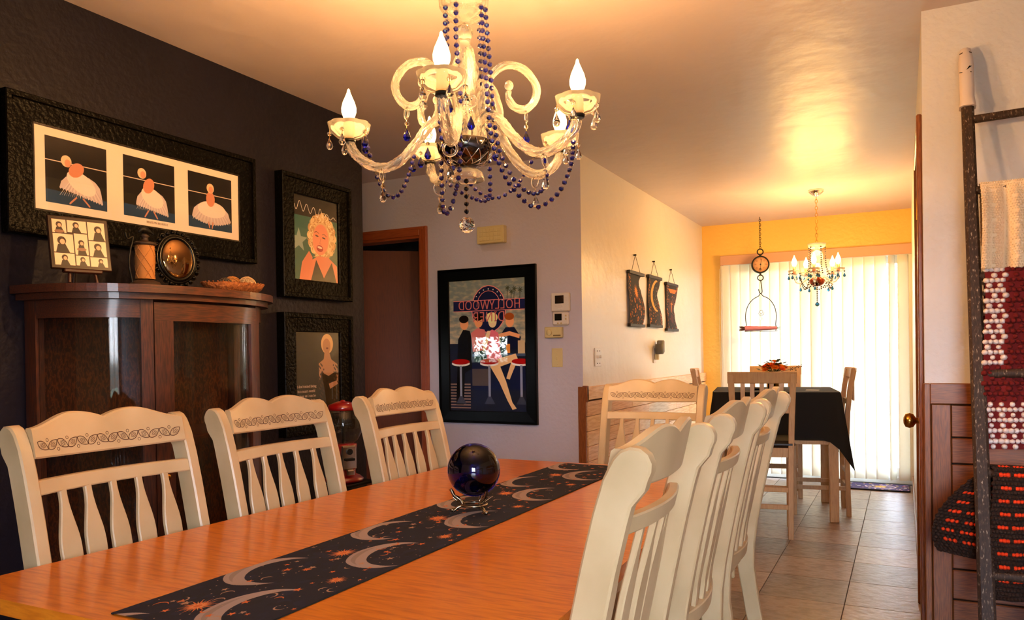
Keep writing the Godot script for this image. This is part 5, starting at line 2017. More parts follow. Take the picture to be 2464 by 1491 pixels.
	var up := Transform3D(Basis(Vector3.RIGHT, -0.10), Vector3(0, 0.118, 0))
	st = S()
	for lay in [[0.063, 0.077, 0.010, 0.0], [0.071, 0.086, 0.008, -0.004]]:
		var rows := []
		for i in 41:
			var a := TAU * i / 40
			var o := Vector3(cos(a) * lay[0], sin(a) * lay[1], lay[3])
			var n := Vector3(cos(a), sin(a), 0)
			var r := []
			for k in 8:
				var b := TAU * k / 8
				r.append(up * (o + n * cos(b) * lay[2] - Vector3(0, 0, 1) * -sin(b) * lay[2]))
			r.reverse()
			rows.append(r)
		loft(st, rows, false)
	obj("frame", st, M.gloss_black, t)
	st = S()
	for i in 26:
		var a := TAU * i / 26
		var p := up * Vector3(cos(a) * 0.080, sin(a) * 0.096, -0.002)
		ball(st, p, 0.0095 if i % 2 == 0 else 0.007, 8)
		ring(st, p, 0.009, 0.0025, up.basis * Vector3(0, 0, 1), 10, 5)
	obj("carving", st, M.gloss_black, t)
	st = S()
	var mp := []
	for i in 9:
		var a := PI / 2 * i / 8
		mp.append(Vector2(cos(a) * 0.060, sin(a) * 0.016))
	lathe(st, mp, 28, up * Transform3D(Basis(Vector3.RIGHT, PI / 2).scaled(Vector3(1, 1.22, 1)), Vector3(0, 0, 0.002)))
	obj("convex_glass", st, M.smoky_mirror, t)
	st = S()
	bx(st, Vector3(0, 0.006, 0), Vector3(0.10, 0.012, 0.05), 0.004)
	bx(st, Vector3(0, 0.018, 0.0), Vector3(0.05, 0.016, 0.03), 0.004)
	obj("foot", st, M.gloss_black, t)
	# shallow basket with balls of string
	t = thing("wicker_basket", "shallow rough bark basket at the cabinet's right end", "basket", Vector3(-2.345, Y, -2.205))
	st = S()
	var rows2 := []
	var rr := RandomNumberGenerator.new()
	rr.seed = 15
	var bumps := FastNoiseLite.new()
	bumps.seed = 6
	bumps.frequency = 9.0
	var bp := [[0.0, 0.0], [0.06, 0.0], [0.09, 0.008], [0.118, 0.026], [0.132, 0.046], [0.124, 0.048], [0.108, 0.03], [0.08, 0.014], [0.0, 0.010]]
	for p in bp:
		var r := []
		for k in 48:
			var a := TAU * k / 48
			var j := bumps.get_noise_3d(cos(a), p[0] * 20.0, sin(a)) * 0.006 * (1.0 if p[0] > 0.05 else 0.0)
			r.append(Vector3(cos(a) * (p[0] + j) * 0.74, p[1] + (j if p[1] > 0 else 0.0), -sin(a) * (p[0] + j)))
		rows2.append(r)
	loft(st, rows2, false)
	obj("bowl", st, M.bark, t)
	st = S()
	for k in 36:
		var a := TAU * k / 36
		var a2 := a + 0.3
		tube(st, [Vector3(cos(a) * 0.066, 0.010, -sin(a) * 0.089), Vector3(cos(a + 0.15) * 0.086, 0.028, -sin(a + 0.15) * 0.116), Vector3(cos(a2) * 0.098, 0.05, -sin(a2) * 0.131)], 0.0028, 5)
	obj("weave", st, M.bark, t)
	var spots := [[Vector3(0.02, 0.046, -0.052), 0.033, "ball of pale string nearest the basket's right rim", M.string_pale], [Vector3(-0.01, 0.050, -0.005), 0.030, "ball of tan string in the middle of the basket", M.twine], [Vector3(0.015, 0.040, 0.055), 0.026, "ball of dull grey string at the basket's left side", M.string_grey]]
	for s in spots:
		var b := thing("string_ball", s[2], "ball of string", Vector3(-2.345, Y, -2.205) + s[0], 0.0, "balls of string in the basket")
		st = S()
		ball(st, Vector3.ZERO, s[1] * 0.95, 14)
		obj("core", st, s[3], b)
		st = S()
		for k in 16:
			var ax := Vector3(rr.randf_range(-1, 1), rr.randf_range(-1, 1), rr.randf_range(-1, 1)).normalized()
			ring(st, Vector3.ZERO, s[1] * rr.randf_range(0.96, 1.05), 0.0016, ax, 22, 4)
		obj("strand", st, s[3], b)
	for i in 7:
		st = S()
		ball(st, Vector3.ZERO, 0.0055, 8, 0.7)
		var pb := put("pink_pebble", mesh_of(st), M.pink_stone, self, T(Vector3(-2.26 + 0.012 * (i % 2), Y + 0.004, -2.005 - i * 0.0135)))
		tag(pb, "tiny pink pebble on the cabinet top left of the basket", "pebble", "pink pebbles beside the basket")

# ------------------------------------------------------------------ gumball machine
func build_gumball_machine() -> void:
	var base := Vector3(-2.30, 0, -2.80)
	var s := thing("black_stand", "black pedestal stand under the gumball machine", "stand", base)
	obj("column", box(Vector3(0, 0.33, 0), Vector3(0.05, 0.58, 0.05), 0.006), M.satin_black, s)
	obj("foot_plate", box(Vector3(0, 0.02, 0), Vector3(0.26, 0.04, 0.26), 0.006), M.satin_black, s)
	obj("top_plate", box(Vector3(0, 0.628, 0), Vector3(0.2, 0.016, 0.2), 0.004), M.satin_black, s)
	var t := thing("gumball_machine", "red gumball machine with a clear globe on a black stand", "gumball machine", base + Vector3(0, 0.637, 0), deg_to_rad(62))
	var st := S()
	lathe(st, [Vector2(0.0, 0.0), Vector2(0.088, 0.0), Vector2(0.090, 0.012), Vector2(0.072, 0.026), Vector2(0.055, 0.034), Vector2(0.050, 0.10), Vector2(0.062, 0.165), Vector2(0.058, 0.172), Vector2(0.0, 0.172)], 32)
	obj("base", st, M.red, t)
	st = S()
	lathe(st, [Vector2(0.045, 0.172), Vector2(0.068, 0.19), Vector2(0.086, 0.225), Vector2(0.090, 0.26), Vector2(0.082, 0.30), Vector2(0.06, 0.33)], 32)
	obj("globe", st, M.thin_glass, t)
	st = S()
	lathe(st, [Vector2(0.066, 0.326), Vector2(0.070, 0.332), Vector2(0.066, 0.35), Vector2(0.03, 0.364), Vector2(0.012, 0.366), Vector2(0.010, 0.371), Vector2(0.0, 0.372)], 32)
	obj("lid", st, M.red, t)
	st = S()
	bx(st, Vector3(0, 0.112, 0.052), Vector3(0.072, 0.11, 0.03), 0.006)
	var mech := obj("coin_mechanism", st, M.chrome, t)
	st = S()
	tube(st, [Vector3(0, 0.14, 0.06), Vector3(0, 0.14, 0.075)], 0.014, 16)
	bx(st, Vector3(0, 0.105, 0.076), Vector3(0.045, 0.012, 0.012), 0.003)
	obj("crank", st, M.iron, mech)
	st = S()
	bx(st, Vector3(0, 0.045, 0.068), Vector3(0.038, 0.03, 0.03), 0.006)
	obj("chute", st, M.chrome, t)
	obj("inner_tube", bar(Vector3(0, 0.172, 0), Vector3(0, 0.328, 0), 0.008, 12), M.iron, t)

# ------------------------------------------------------------------ crystal ball
func build_crystal_ball() -> void:
	var c := Vector3(-1.085, TOP + 0.004, -1.885)
	var t := thing("ball_stand", "small silver stand of twisted metal branches under the blue ball", "stand", c)
	for k in 3:
		var a := TAU * k / 3 + 0.5
		var d := Vector3(cos(a), 0, sin(a))
		var st := S()
		tube(st, curve([d * 0.060 + Vector3(0, 0.002, 0), d * 0.048 + Vector3(0, 0.012, 0), d * 0.034 + Vector3(0, 0.020, 0), d * 0.040 + Vector3(0, 0.035, 0), d * 0.056 + Vector3(0, 0.047, 0), d * 0.066 + Vector3(0, 0.066, 0)], 4), 0.0045, 8, true, 3, 300.0, 0.25)
		ball(st, d * 0.062 + Vector3(0, 0.006, 0), 0.006, 8)
		for j in 3:
			var o := d.rotated(Vector3.UP, (j - 1) * 0.5)
			tube(st, [d * 0.045 + Vector3(0, 0.03, 0), o * 0.06 + Vector3(0, 0.036 + 0.006 * j, 0)], [0.003, 0.0012], 6)
		obj("branch", st, M.silver, t)
	var st2 := S()
	ring(st2, Vector3(0, 0.020, 0), 0.035, 0.004, Vector3.UP, 24, 8)
	obj("ring", st2, M.silver, t)
	st2 = S()
	ball(st2, Vector3.ZERO, 0.0745, 64)
	var b := put("crystal_ball", mesh_of(st2), M.cobalt, self, T(Vector3(c.x, 0.884, c.z)))
	tag(b, "dark cobalt blue glass sphere on a silver stand on the runner", "glass ball")

# ------------------------------------------------------------------ chandeliers
func cyl(deg: float, r: float, y: float) -> Vector3:
	return Vector3(cos(deg_to_rad(deg)) * r, y, sin(deg_to_rad(deg)) * r)

func flame_bulb(parent: Node3D, at: Vector3, size: float, colour: Color, energy: float, mat: Material) -> void:
	var st := S()
	var s := size
	lathe(st, [Vector2(0.0, 0.0), Vector2(0.012, 0.0), Vector2(0.015, 0.008), Vector2(0.0205, 0.024), Vector2(0.021, 0.036), Vector2(0.017, 0.052), Vector2(0.010, 0.068), Vector2(0.005, 0.080), Vector2(0.0035, 0.088), Vector2(0.0, 0.092)].map(func(p: Vector2) -> Vector2: return p * s), 20, T(at))
	obj("bulb", st, mat, parent)
	var l := OmniLight3D.new()
	l.name = "bulb_light"
	l.position = at + Vector3(0, 0.034 * s, 0)
	l.light_color = colour
	l.light_energy = energy
	l.light_size = 0.012
	l.omni_range = 14.0
	l.omni_attenuation = 2.0
	l.shadow_enabled = true
	parent.add_child(l, true)

func bobeche(parent: Node3D, at: Vector3, s: float, mat: Material) -> MeshInstance3D:
	var st := S()
	lathe(st, [Vector2(0.0, 0.0), Vector2(0.014, 0.0), Vector2(0.034, 0.006), Vector2(0.050, 0.020), Vector2(0.056, 0.044), Vector2(0.0525, 0.045), Vector2(0.046, 0.025), Vector2(0.030, 0.010), Vector2(0.0, 0.007)].map(func(p: Vector2) -> Vector2: return p * s), 48, T(at), 8, 0.09)
	return obj("drip_dish", st, mat, parent)

func pendant(parent: Node3D, at: Vector3, length: float, mat: Material, bead: Material) -> void:
	var st := S()
	gem(st, at + Vector3(0, -0.010, 0), 0.0065, 8)
	var b := obj("pendant", st, bead, parent)
	st = S()
	drop(st, at + Vector3(0, -0.021, 0), length, length * 0.30, 8)
	obj("drop", st, mat, b)
	st = S()
	tube(st, [at, at + Vector3(0, -0.024, 0)], 0.0007, 5)
	obj("hook", st, M.gold_wire, b)

# string of beads along a curve: the wire is the part, each bead a piece of it
func beads(parent: Node3D, pts: Array, gap: float, mesh: Mesh, mat: Material) -> void:
	var st := S()
	tube(st, pts, 0.0006, 4)
	var ch := obj("bead_strand", st, M.gold_wire, parent)
	var run := gap * 0.5
	for i in pts.size() - 1:
		var a: Vector3 = pts[i]
		var b: Vector3 = pts[i + 1]
		var L := (b - a).length()
		while run < L:
			var d := (b - a) / L
			var bs := Basis(Quaternion(Vector3.UP, d)) if absf(d.y) < 0.999 else Basis.IDENTITY
			put("bead", mesh, mat, ch, Transform3D(bs, a + d * run))
			run += gap
		run -= L

func swag(a: Vector3, b: Vector3, sag: float, n := 14) -> Array:
	var out := []
	for i in n + 1:
		var t := float(i) / n
		out.append(a.lerp(b, t) - Vector3(0, sag * 4 * t * (1 - t), 0))
	return out

func build_big_chandelier() -> void:
	var c := Vector3(-1.077, 0, -1.853)
	var t := thing("crystal_chandelier", "five-arm twisted glass chandelier with blue bead strands over the dining table", "chandelier", c)
	# ceiling canopy, stem, crown dish
	var st := S()
	lathe(st, [Vector2(0.0, 2.395), Vector2(0.02, 2.396), Vector2(0.05, 2.41), Vector2(0.06, 2.44), Vector2(0.0, 2.4402)], 28)
	tube(st, [Vector3(0, 2.20, 0), Vector3(0, 2.40, 0)], 0.006, 10)
	obj("canopy", st, M.chrome, t)
	st = S()
	lathe(st, [Vector2(0.0, 2.125), Vector2(0.018, 2.125), Vector2(0.045, 2.138), Vector2(0.064, 2.165), Vector2(0.068, 2.20), Vector2(0.064, 2.201), Vector2(0.058, 2.17), Vector2(0.04, 2.146), Vector2(0.0, 2.136)], 48, Transform3D.IDENTITY, 12, 0.05)
	obj("crown_dish", st, M.clear, t)
	# turned glass column
	st = S()
	lathe(st, [Vector2(0.0, 1.925), Vector2(0.016, 1.926), Vector2(0.021, 1.94), Vector2(0.032, 1.96), Vector2(0.0395, 1.985), Vector2(0.039, 2.0), Vector2(0.030, 2.025), Vector2(0.0185, 2.045), Vector2(0.0165, 2.075), Vector2(0.020, 2.085), Vector2(0.0265, 2.095), Vector2(0.0265, 2.104), Vector2(0.018, 2.115), Vector2(0.0, 2.122)], 24, Transform3D.IDENTITY, 0, 0.0)
	obj("column_vase", st, M.clear, t)
	st = S()
	lathe(st, [Vector2(0.0, 1.912), Vector2(0.02, 1.913), Vector2(0.021, 1.922), Vector2(0.0, 1.925)], 24)
	obj("collar", st, M.chrome, t)
	st = S()
	lathe(st, [Vector2(0.0, 1.80), Vector2(0.028, 1.801), Vector2(0.034, 1.83), Vector2(0.030, 1.865), Vector2(0.020, 1.89), Vector2(0.018, 1.91), Vector2(0.0, 1.912)], 24)
	obj("lower_vase", st, M.clear, t)
	st = S()
	lathe(st, [Vector2(0.0, 1.730), Vector2(0.03, 1.732), Vector2(0.058, 1.745), Vector2(0.076, 1.768), Vector2(0.080, 1.792), Vector2(0.074, 1.796), Vector2(0.0, 1.80)], 40)
	var bowl := obj("arm_bowl", st, M.dark_chrome, t)
	st = S()
	for k in 12:
		for sg in [-1, 1]:
			var pts := []
			for i in 7:
				var f := i / 6.0
				pts.append(cyl(k * 30.0 + sg * f * 40.0, lerpf(0.032, 0.081, pow(f, 0.7)), lerpf(1.7315, 1.79, f * f * 0.9 + f * 0.1)))
			tube(st, pts, 0.0016, 5)
	obj("cut_ribs", st, M.chrome, bowl)
	st = S()
	lathe(st, [Vector2(0.044, 1.690), Vector2(0.048, 1.692), Vector2(0.044, 1.71), Vector2(0.026, 1.724), Vector2(0.0, 1.728), Vector2(0.0, 1.722), Vector2(0.022, 1.718), Vector2(0.040, 1.706)], 48, Transform3D.IDENTITY, 8, 0.10)
	obj("bottom_bell", st, M.clear, t)
	# chain and faceted ball below
	var bead := S()
	gem(bead, Vector3.ZERO, 0.0076, 8)
	var bead_mesh := mesh_of(bead)
	beads(t, [Vector3(0, 1.70, 0), Vector3(0, 1.60, 0)], 0.021, bead_mesh, M.dark_gem)
	st = S()
	st.set_smooth_group(-1)
	var rows := []
	for i in 9:
		var a := -PI / 2 + PI * i / 8
		var row := []
		for j in 14:
			var b := TAU * (j + 0.5 * (i % 2)) / 14
			row.append(Vector3(0, 1.568, 0) + Vector3(cos(a) * cos(b), sin(a), -cos(a) * sin(b)) * 0.0225)
		rows.append(row)
	for i in 8:
		for j in 14:
			var k := (j + 1) % 14
			quad(st, rows[i][j], rows[i][k], rows[i + 1][k], rows[i + 1][j])
	obj("faceted_ball", st, M.crystal, t)
	# arms
	var degs := [161.0, 69.0, 0.0, -62.0, -140.0]
	var arm_prof := [[0.028, 1.795], [0.040, 1.838], [0.070, 1.862], [0.105, 1.845], [0.15, 1.79], [0.195, 1.750], [0.24, 1.737], [0.285, 1.752], [0.322, 1.785], [0.335, 1.820]]
	for k in 5:
		var pts := []
		for q in arm_prof:
			pts.append(cyl(degs[k], q[0], q[1]))
		st = S()
		tube(st, curve(pts, 14), 0.0122, 24, true, 6, 110.0, 0.20)
		var arm := obj("arm", st, M.clear, t)
		var foot := cyl(degs[k], 0.335, 1.82)
		st = S()
		lathe(st, [Vector2(0.0, -0.006), Vector2(0.017, -0.006), Vector2(0.018, 0.002), Vector2(0.0, 0.002)], 20, T(foot))
		obj("cup_collar", st, M.iron, arm)
		bobeche(arm, foot + Vector3(0, 0.002, 0), 1.0, M.clear)
		st = S()
		lathe(st, [Vector2(0.0145, 0.008), Vector2(0.0145, 0.048), Vector2(0.0125, 0.054), Vector2(0.0, 0.054)], 18, T(foot))
		obj("candle_sleeve", st, M.sleeve, arm)
		flame_bulb(arm, foot + Vector3(0, 0.054, 0), 1.0, Color(1.0, 0.745, 0.45), BULB_BIG, M.bulb)
		for j in 5:
			var a := TAU * j / 5 + k * 0.7
			pendant(arm, foot + Vector3(cos(a) * 0.055, 0.026, sin(a) * 0.055), 0.034, M.blue_glass if (j + k) % 4 == 0 else M.crystal, M.crystal)
		# ring and drop below the lowest bend
		var low := cyl(degs[k], 0.24, 1.724)
		st = S()
		ring(st, low - Vector3(0, 0.008, 0), 0.017, 0.0035, cyl(degs[k], 1.0, 0.0), 24, 8)
		obj("glass_ring", st, M.crystal, arm)
		pendant(arm, low - Vector3(0, 0.027, 0), 0.036, M.crystal, M.crystal)
	# scrolls between the arms
	var scr := [[0.050, 1.80], [0.046, 1.87], [0.052, 1.93], [0.075, 1.975], [0.115, 2.0], [0.165, 1.985], [0.198, 1.94], [0.195, 1.90], [0.168, 1.876], [0.138, 1.885], [0.122, 1.910], [0.124, 1.930]]
	for k in 5:
		var d := 55.0 + 72.0 * k
		var pts := []
		for q in scr:
			pts.append(cyl(d, q[0], q[1]))
		var cv := curve(pts, 12)
		var rad := []
		for i in cv.size():
			rad.append(0.0095 if i < cv.size() - 20 else lerpf(0.0095, 0.006, (i - cv.size() + 20) / 19.0))
		st = S()
		tube(st, cv, rad, 24, true, 6, 110.0, 0.20)
		var sc := obj("scroll", st, M.clear, t)
		st = S()
		ball(st, cyl(d, 0.124, 1.944), 0.0125, 16, 1.1)
		obj("scroll_knob", st, M.clear, sc)
		st = S()
		ring(st, cyl(d, 0.170, 1.856), 0.015, 0.003, cyl(d, 1.0, 0.0), 22, 8)
		obj("glass_ring", st, M.crystal, sc)
		pendant(sc, cyl(d, 0.170, 1.838), 0.036, M.blue_glass, M.crystal)
	# blue bead strands from the crown, and swags
	var lines := [
		curve([cyl(78, 0.064, 2.16), cyl(80, 0.062, 2.05), cyl(74, 0.058, 1.95), cyl(70, 0.062, 1.86), cyl(70, 0.085, 1.79), cyl(75, 0.07, 1.70), cyl(110, 0.05, 1.62), cyl(150, 0.06, 1.60), cyl(175, 0.075, 1.66), cyl(180, 0.08, 1.77)], 4),
		curve([cyl(110, 0.064, 2.16), cyl(108, 0.07, 2.05), cyl(105, 0.085, 1.93), cyl(102, 0.10, 1.84), cyl(98, 0.095, 1.76), cyl(95, 0.05, 1.70)], 4),
		curve([cyl(15, 0.066, 2.16), cyl(14, 0.072, 2.05), cyl(12, 0.078, 1.95), cyl(10, 0.082, 1.86), cyl(8, 0.095, 1.77), cyl(4, 0.13, 1.68), cyl(0, 0.18, 1.615), cyl(-4, 0.215, 1.60), cyl(-12, 0.26, 1.64), cyl(-20, 0.29, 1.72), cyl(-30, 0.30, 1.80)], 4),
		curve([cyl(-2, 0.066, 2.16), cyl(-2, 0.074, 2.05), cyl(-4, 0.080, 1.95), cyl(-6, 0.084, 1.86), cyl(-10, 0.10, 1.76), cyl(-22, 0.14, 1.68), cyl(-38, 0.19, 1.66), cyl(-50, 0.24, 1.69), cyl(-58, 0.27, 1.745)], 4),
		curve([cyl(-80, 0.066, 2.16), cyl(-80, 0.074, 2.0), cyl(-80, 0.09, 1.85), cyl(-85, 0.12, 1.72), cyl(-100, 0.18, 1.67), cyl(-120, 0.24, 1.70), cyl(-135, 0.27, 1.75)], 4),
		curve([cyl(195, 0.066, 2.16), cyl(195, 0.074, 2.0), cyl(195, 0.09, 1.85), cyl(196, 0.085, 1.76)], 4),
		swag(cyl(172, 0.315, 1.845), cyl(-150, 0.315, 1.845), 0.16),
		swag(cyl(150, 0.315, 1.84), cyl(80, 0.305, 1.84), 0.05) if false else swag(cyl(-128, 0.31, 1.845), cyl(-74, 0.31, 1.845), 0.15),
	]
	for ln in lines:
		beads(t, ln, 0.0215, bead_mesh, M.blue_bead)

const BULB_BIG := 0.48
const BULB_SMALL := 0.25

func chain_links(st: SurfaceTool, top: Vector3, bottom: Vector3, n: int, r: float, wire: float) -> void:
	for i in n:
		var p := top.lerp(bottom, (i + 0.5) / n)
		var half := (top - bottom).length() / n * 0.62
		var ax := Vector3.RIGHT if i % 2 == 0 else Vector3.BACK
		var other := Vector3.BACK if i % 2 == 0 else Vector3.RIGHT
		var pts := []
		for k in 13:
			var a := TAU * k / 12
			pts.append(p + Vector3(0, sin(a) * half, 0) + other * cos(a) * r)
		tube(st, pts, wire, 5, false)

func build_small_chandelier() -> void:
	var c := Vector3(-0.594, 0, -6.387)
	var t := thing("small_chandelier", "small crystal chandelier with teal drops hanging on a chain in the kitchen", "chandelier", c)
	var st := S()
	lathe(st, [Vector2(0.0, 2.388), Vector2(0.012, 2.39), Vector2(0.03, 2.402), Vector2(0.054, 2.424), Vector2(0.057, 2.44), Vector2(0.0, 2.4402)], 28)
	obj("canopy", st, M.chrome, t)
	st = S()
	chain_links(st, Vector3(0, 2.392, 0), Vector3(0, 2.025, 0), 14, 0.0085, 0.0022)
	obj("chain", st, M.gold_wire, t)
	st = S()
	lathe(st, [Vector2(0.0, 1.985), Vector2(0.035, 1.986), Vector2(0.058, 2.0), Vector2(0.066, 2.026), Vector2(0.062, 2.027), Vector2(0.05, 2.004), Vector2(0.0, 1.998)], 40, Transform3D.IDENTITY, 10, 0.06)
	obj("crown_dish", st, M.clear, t)
	st = S()
	lathe(st, [Vector2(0.0, 1.885), Vector2(0.026, 1.888), Vector2(0.044, 1.91), Vector2(0.047, 1.932), Vector2(0.040, 1.96), Vector2(0.02, 1.983), Vector2(0.0, 1.985)], 24)
	obj("glass_ball", st, M.clear, t)
	st = S()
	lathe(st, [Vector2(0.0, 1.79), Vector2(0.026, 1.80), Vector2(0.042, 1.825), Vector2(0.042, 1.85), Vector2(0.028, 1.875), Vector2(0.0, 1.885)], 24)
	obj("glass_ball", st, M.clear, t)
	st = S()
	lathe(st, [Vector2(0.0, 1.695), Vector2(0.03, 1.70), Vector2(0.052, 1.72), Vector2(0.058, 1.745), Vector2(0.0, 1.79)], 28)
	obj("arm_bowl", st, M.copper, t)
	st = S()
	gem(st, Vector3.ZERO, 0.006, 8)
	var bm := mesh_of(st)
	beads(t, [Vector3(0, 1.695, 0), Vector3(0, 1.575, 0)], 0.016, bm, M.dark_gem)
	st = S()
	gem(st, Vector3(0, 1.558, 0), 0.017, 10)
	obj("faceted_ball", st, M.teal_drop, t)
	for k in 5:
		var d := 20.0 + 72.0 * k
		var pts := []
		for q in [[0.03, 1.745], [0.06, 1.77], [0.09, 1.745], [0.12, 1.725], [0.15, 1.735], [0.165, 1.77], [0.166, 1.79]]:
			pts.append(cyl(d, q[0], q[1]))
		st = S()
		tube(st, curve(pts, 5), 0.0085, 12, true, 5, 300.0, 0.1)
		var arm := obj("arm", st, M.clear, t)
		var foot := cyl(d, 0.166, 1.79)
		bobeche(arm, foot, 0.78, M.clear)
		st = S()
		lathe(st, [Vector2(0.012, 0.006), Vector2(0.012, 0.066), Vector2(0.0, 0.068)], 14, T(foot))
		obj("candle_sleeve", st, M.brown_sleeve, arm)
		flame_bulb(arm, foot + Vector3(0, 0.066, 0), 0.95, Color(1.0, 0.76, 0.44), BULB_SMALL, M.bulb)
		for j in 4:
			var a := TAU * j / 4 + k * 0.9
			pendant(arm, foot + Vector3(cos(a) * 0.043, 0.018, sin(a) * 0.043), 0.034, M.teal_drop, M.dark_gem)
		pendant(arm, cyl(d, 0.12, 1.715), 0.034, M.teal_drop, M.crystal)
		beads(t, swag(cyl(d, 0.12, 1.755), cyl(d + 72, 0.12, 1.755), 0.075, 10), 0.017, bm, M.dark_gem)
		beads(t, curve([cyl(d + 36, 0.062, 2.005), cyl(d + 36, 0.064, 1.93), cyl(d + 36, 0.068, 1.85), cyl(d + 36, 0.09, 1.78)], 3), 0.017, bm, M.dark_gem)

# ------------------------------------------------------------------ hanging scale
func build_hanging_scale() -> void:
	var c := Vector3(-1.176, 0, -7.40)
	var t := thing("hanging_scale", "antique round dial scale hanging on a chain before the blinds", "scale", c, deg_to_rad(14))
	var st := S()
	chain_links(st, Vector3(0, 2.44, 0), Vector3(0, 2.145, 0), 14, 0.008, 0.0024)
	obj("chain", st, M.iron, t)
	st = S()
	ring(st, Vector3(0, 2.118, 0), 0.026, 0.0055, Vector3.BACK, 22, 8)
	bx(st, Vector3(0, 2.083, 0), Vector3(0.02, 0.025, 0.02), 0.004)
	obj("top_ring", st, M.iron, t)
	st = S()
	lathe(st, [Vector2(0.0, -0.025), Vector2(0.074, -0.025), Vector2(0.080, -0.02), Vector2(0.080, 0.022), Vector2(0.076, 0.028), Vector2(0.069, 0.028), Vector2(0.067, 0.020), Vector2(0.0, 0.020)], 40, T(Vector3(0, 2.0, 0), Vector3(PI / 2, 0, 0)))
	var case := obj("case", st, M.iron, t)
	st = S()
	lathe(st, [Vector2(0.067, 0.0), Vector2(0.067, 0.0006), Vector2(0.0, 0.0006)], 40, T(Vector3(0, 2.0, 0.0202), Vector3(PI / 2, 0, 0)))
	obj("dial_face", st, plain(Color(0.80, 0.60, 0.46), 0.6), case)
	st = S()
	for k in 40:
		var a := TAU * k / 40
		var r0 := 0.054 if k % 5 == 0 else 0.057
		bx(st, Vector3(0, (r0 + 0.062) / 2, 0), Vector3(0.0012 if k % 5 else 0.0022, 0.062 - r0, 0.0006), 0, T(Vector3(0, 2.0, 0.0211)) * Transform3D(Basis(Vector3.BACK, a), Vector3.ZERO))
	obj("tick_marks", st, M.ebony, case)
	for k in 8:
		var a := TAU * k / 8
		lettering(str(k * 5), 0.016, "Droid Serif", Color(0.10, 0.07, 0.05), case, Vector3(-sin(a) * -0.045, 2.0 + cos(a) * 0.045, 0.0212))
	st = S()
	bx(st, Vector3(0.002, 0.004, 0), Vector3(0.0035, 0.10, 0.002), 0.0, T(Vector3(0, 2.0, 0.0235)) * Transform3D(Basis(Vector3.BACK, -0.1), Vector3.ZERO))
	tube(st, [Vector3(0, 2.0, 0.021), Vector3(0, 2.0, 0.026)], 0.007, 12)
	ring(st, Vector3(-0.004, 1.957, 0.0235), 0.008, 0.002, Vector3.BACK, 12, 5)
	obj("needle", st, M.ebony, case)
	st = S()
	bx(st, Vector3(0, 1.912, 0), Vector3(0.016, 0.024, 0.016), 0.003)
	ring(st, Vector3(0, 1.879, 0), 0.025, 0.005, Vector3.BACK, 20, 8)
	obj("lower_ring", st, M.iron, t)
	st = S()
	tube(st, curve([Vector3(0.002, 1.855, 0), Vector3(0.006, 1.82, 0), Vector3(0.012, 1.775, 0), Vector3(0.012, 1.745, 0), Vector3(0.0, 1.732, 0), Vector3(-0.012, 1.748, 0), Vector3(-0.018, 1.775, 0)], 5), 0.0042, 8)
	obj("hook", st, M.iron, t)
	st = S()
	tube(st, curve([Vector3(-0.128, 1.44, 0), Vector3(-0.137, 1.53, 0), Vector3(-0.115, 1.62, 0), Vector3(-0.07, 1.68, 0), Vector3(-0.02, 1.71, 0), Vector3(0.0, 1.733, 0), Vector3(0.022, 1.71, 0), Vector3(0.075, 1.68, 0), Vector3(0.12, 1.61, 0), Vector3(0.135, 1.53, 0), Vector3(0.13, 1.44, 0), Vector3(0.145, 1.415, 0)], 5), 0.0036, 8)
	obj("wire_bail", st, M.iron, t)
	st = S()
	tube(st, [Vector3(-0.13, 1.442, 0), Vector3(-0.13, 1.40, 0)], 0.003, 6)
	bx(st, Vector3(0.0, 1.385, 0), Vector3(0.29, 0.004, 0.05), 0.001)
	tube(st, [Vector3(0.13, 1.442, 0), Vector3(0.13, 1.386, 0)], 0.003, 6)
	obj("pan", st, M.iron, t)
	# bunch wrapped in pink paper lying in the pan
	var b := thing("wrapped_bunch", "dried bunch rolled in pink tissue paper lying on the hanging scale", "wrapped bunch", c + Vector3(0, 1.413, 0), deg_to_rad(14))
	st = S()
	var rows := []
	var n := FastNoiseLite.new()
	n.seed = 2
	n.frequency = 8.0
	for i in 15:
		var f := i / 14.0
		var x := lerpf(-0.145, 0.14, f)
		var r := lerpf(0.031, 0.019, f)
		var row := []
		for j in 16:
			var a := TAU * j / 16
			var q := r * (1.0 + 0.18 * n.get_noise_2d(x * 3.0, a))
			row.append(Vector3(x, sin(a) * q * 0.8, -cos(a) * q * -1.0))
		row.reverse()
		rows.append(row)
	loft(st, rows, true)
	obj("paper", st, M.pink_paper, b)
	st = S()
	for i in 14:
		var a := i * 2.4
		tube(st, [Vector3(-0.13, sin(a) * 0.012, cos(a) * 0.012), Vector3(-0.175 - 0.01 * (i % 3), sin(a) * 0.02, cos(a) * 0.02)], [0.002, 0.004], 5)
	obj("dried_flowers", st, plain(Color(0.30, 0.17, 0.17), 0.8), b)
	st = S()
	for i in 6:
		var a := i * 1.05
		tube(st, [Vector3(0.13, 0, 0), Vector3(0.168, sin(a) * 0.016, cos(a) * 0.016)], [0.003, 0.0015], 5)
	obj("bow", st, plain(Color(0.30, 0.55, 0.48), 0.7), b)
	# small charm hanging against the light
	var ch := thing("window_charm", "small clear and wire charm hanging between the scale and the blinds", "charm", c + Vector3(0.0, 0, -0.02))
	st = S()
	tube(st, [Vector3(0, 1.735, 0), Vector3(0, 1.58, 0)], 0.0006, 4)
	ring(st, Vector3(0, 1.565, 0), 0.014, 0.002, Vector3.BACK, 16, 5)
	obj("hanger", st, M.iron, ch)
	st = S()
	for s in [-1, 1]:
		tube(st, curve([Vector3(0, 1.535, 0), Vector3(s * 0.02, 1.54, 0), Vector3(s * 0.024, 1.56, 0)], 4), 0.002, 5)
	obj("wings", st, M.iron, ch)
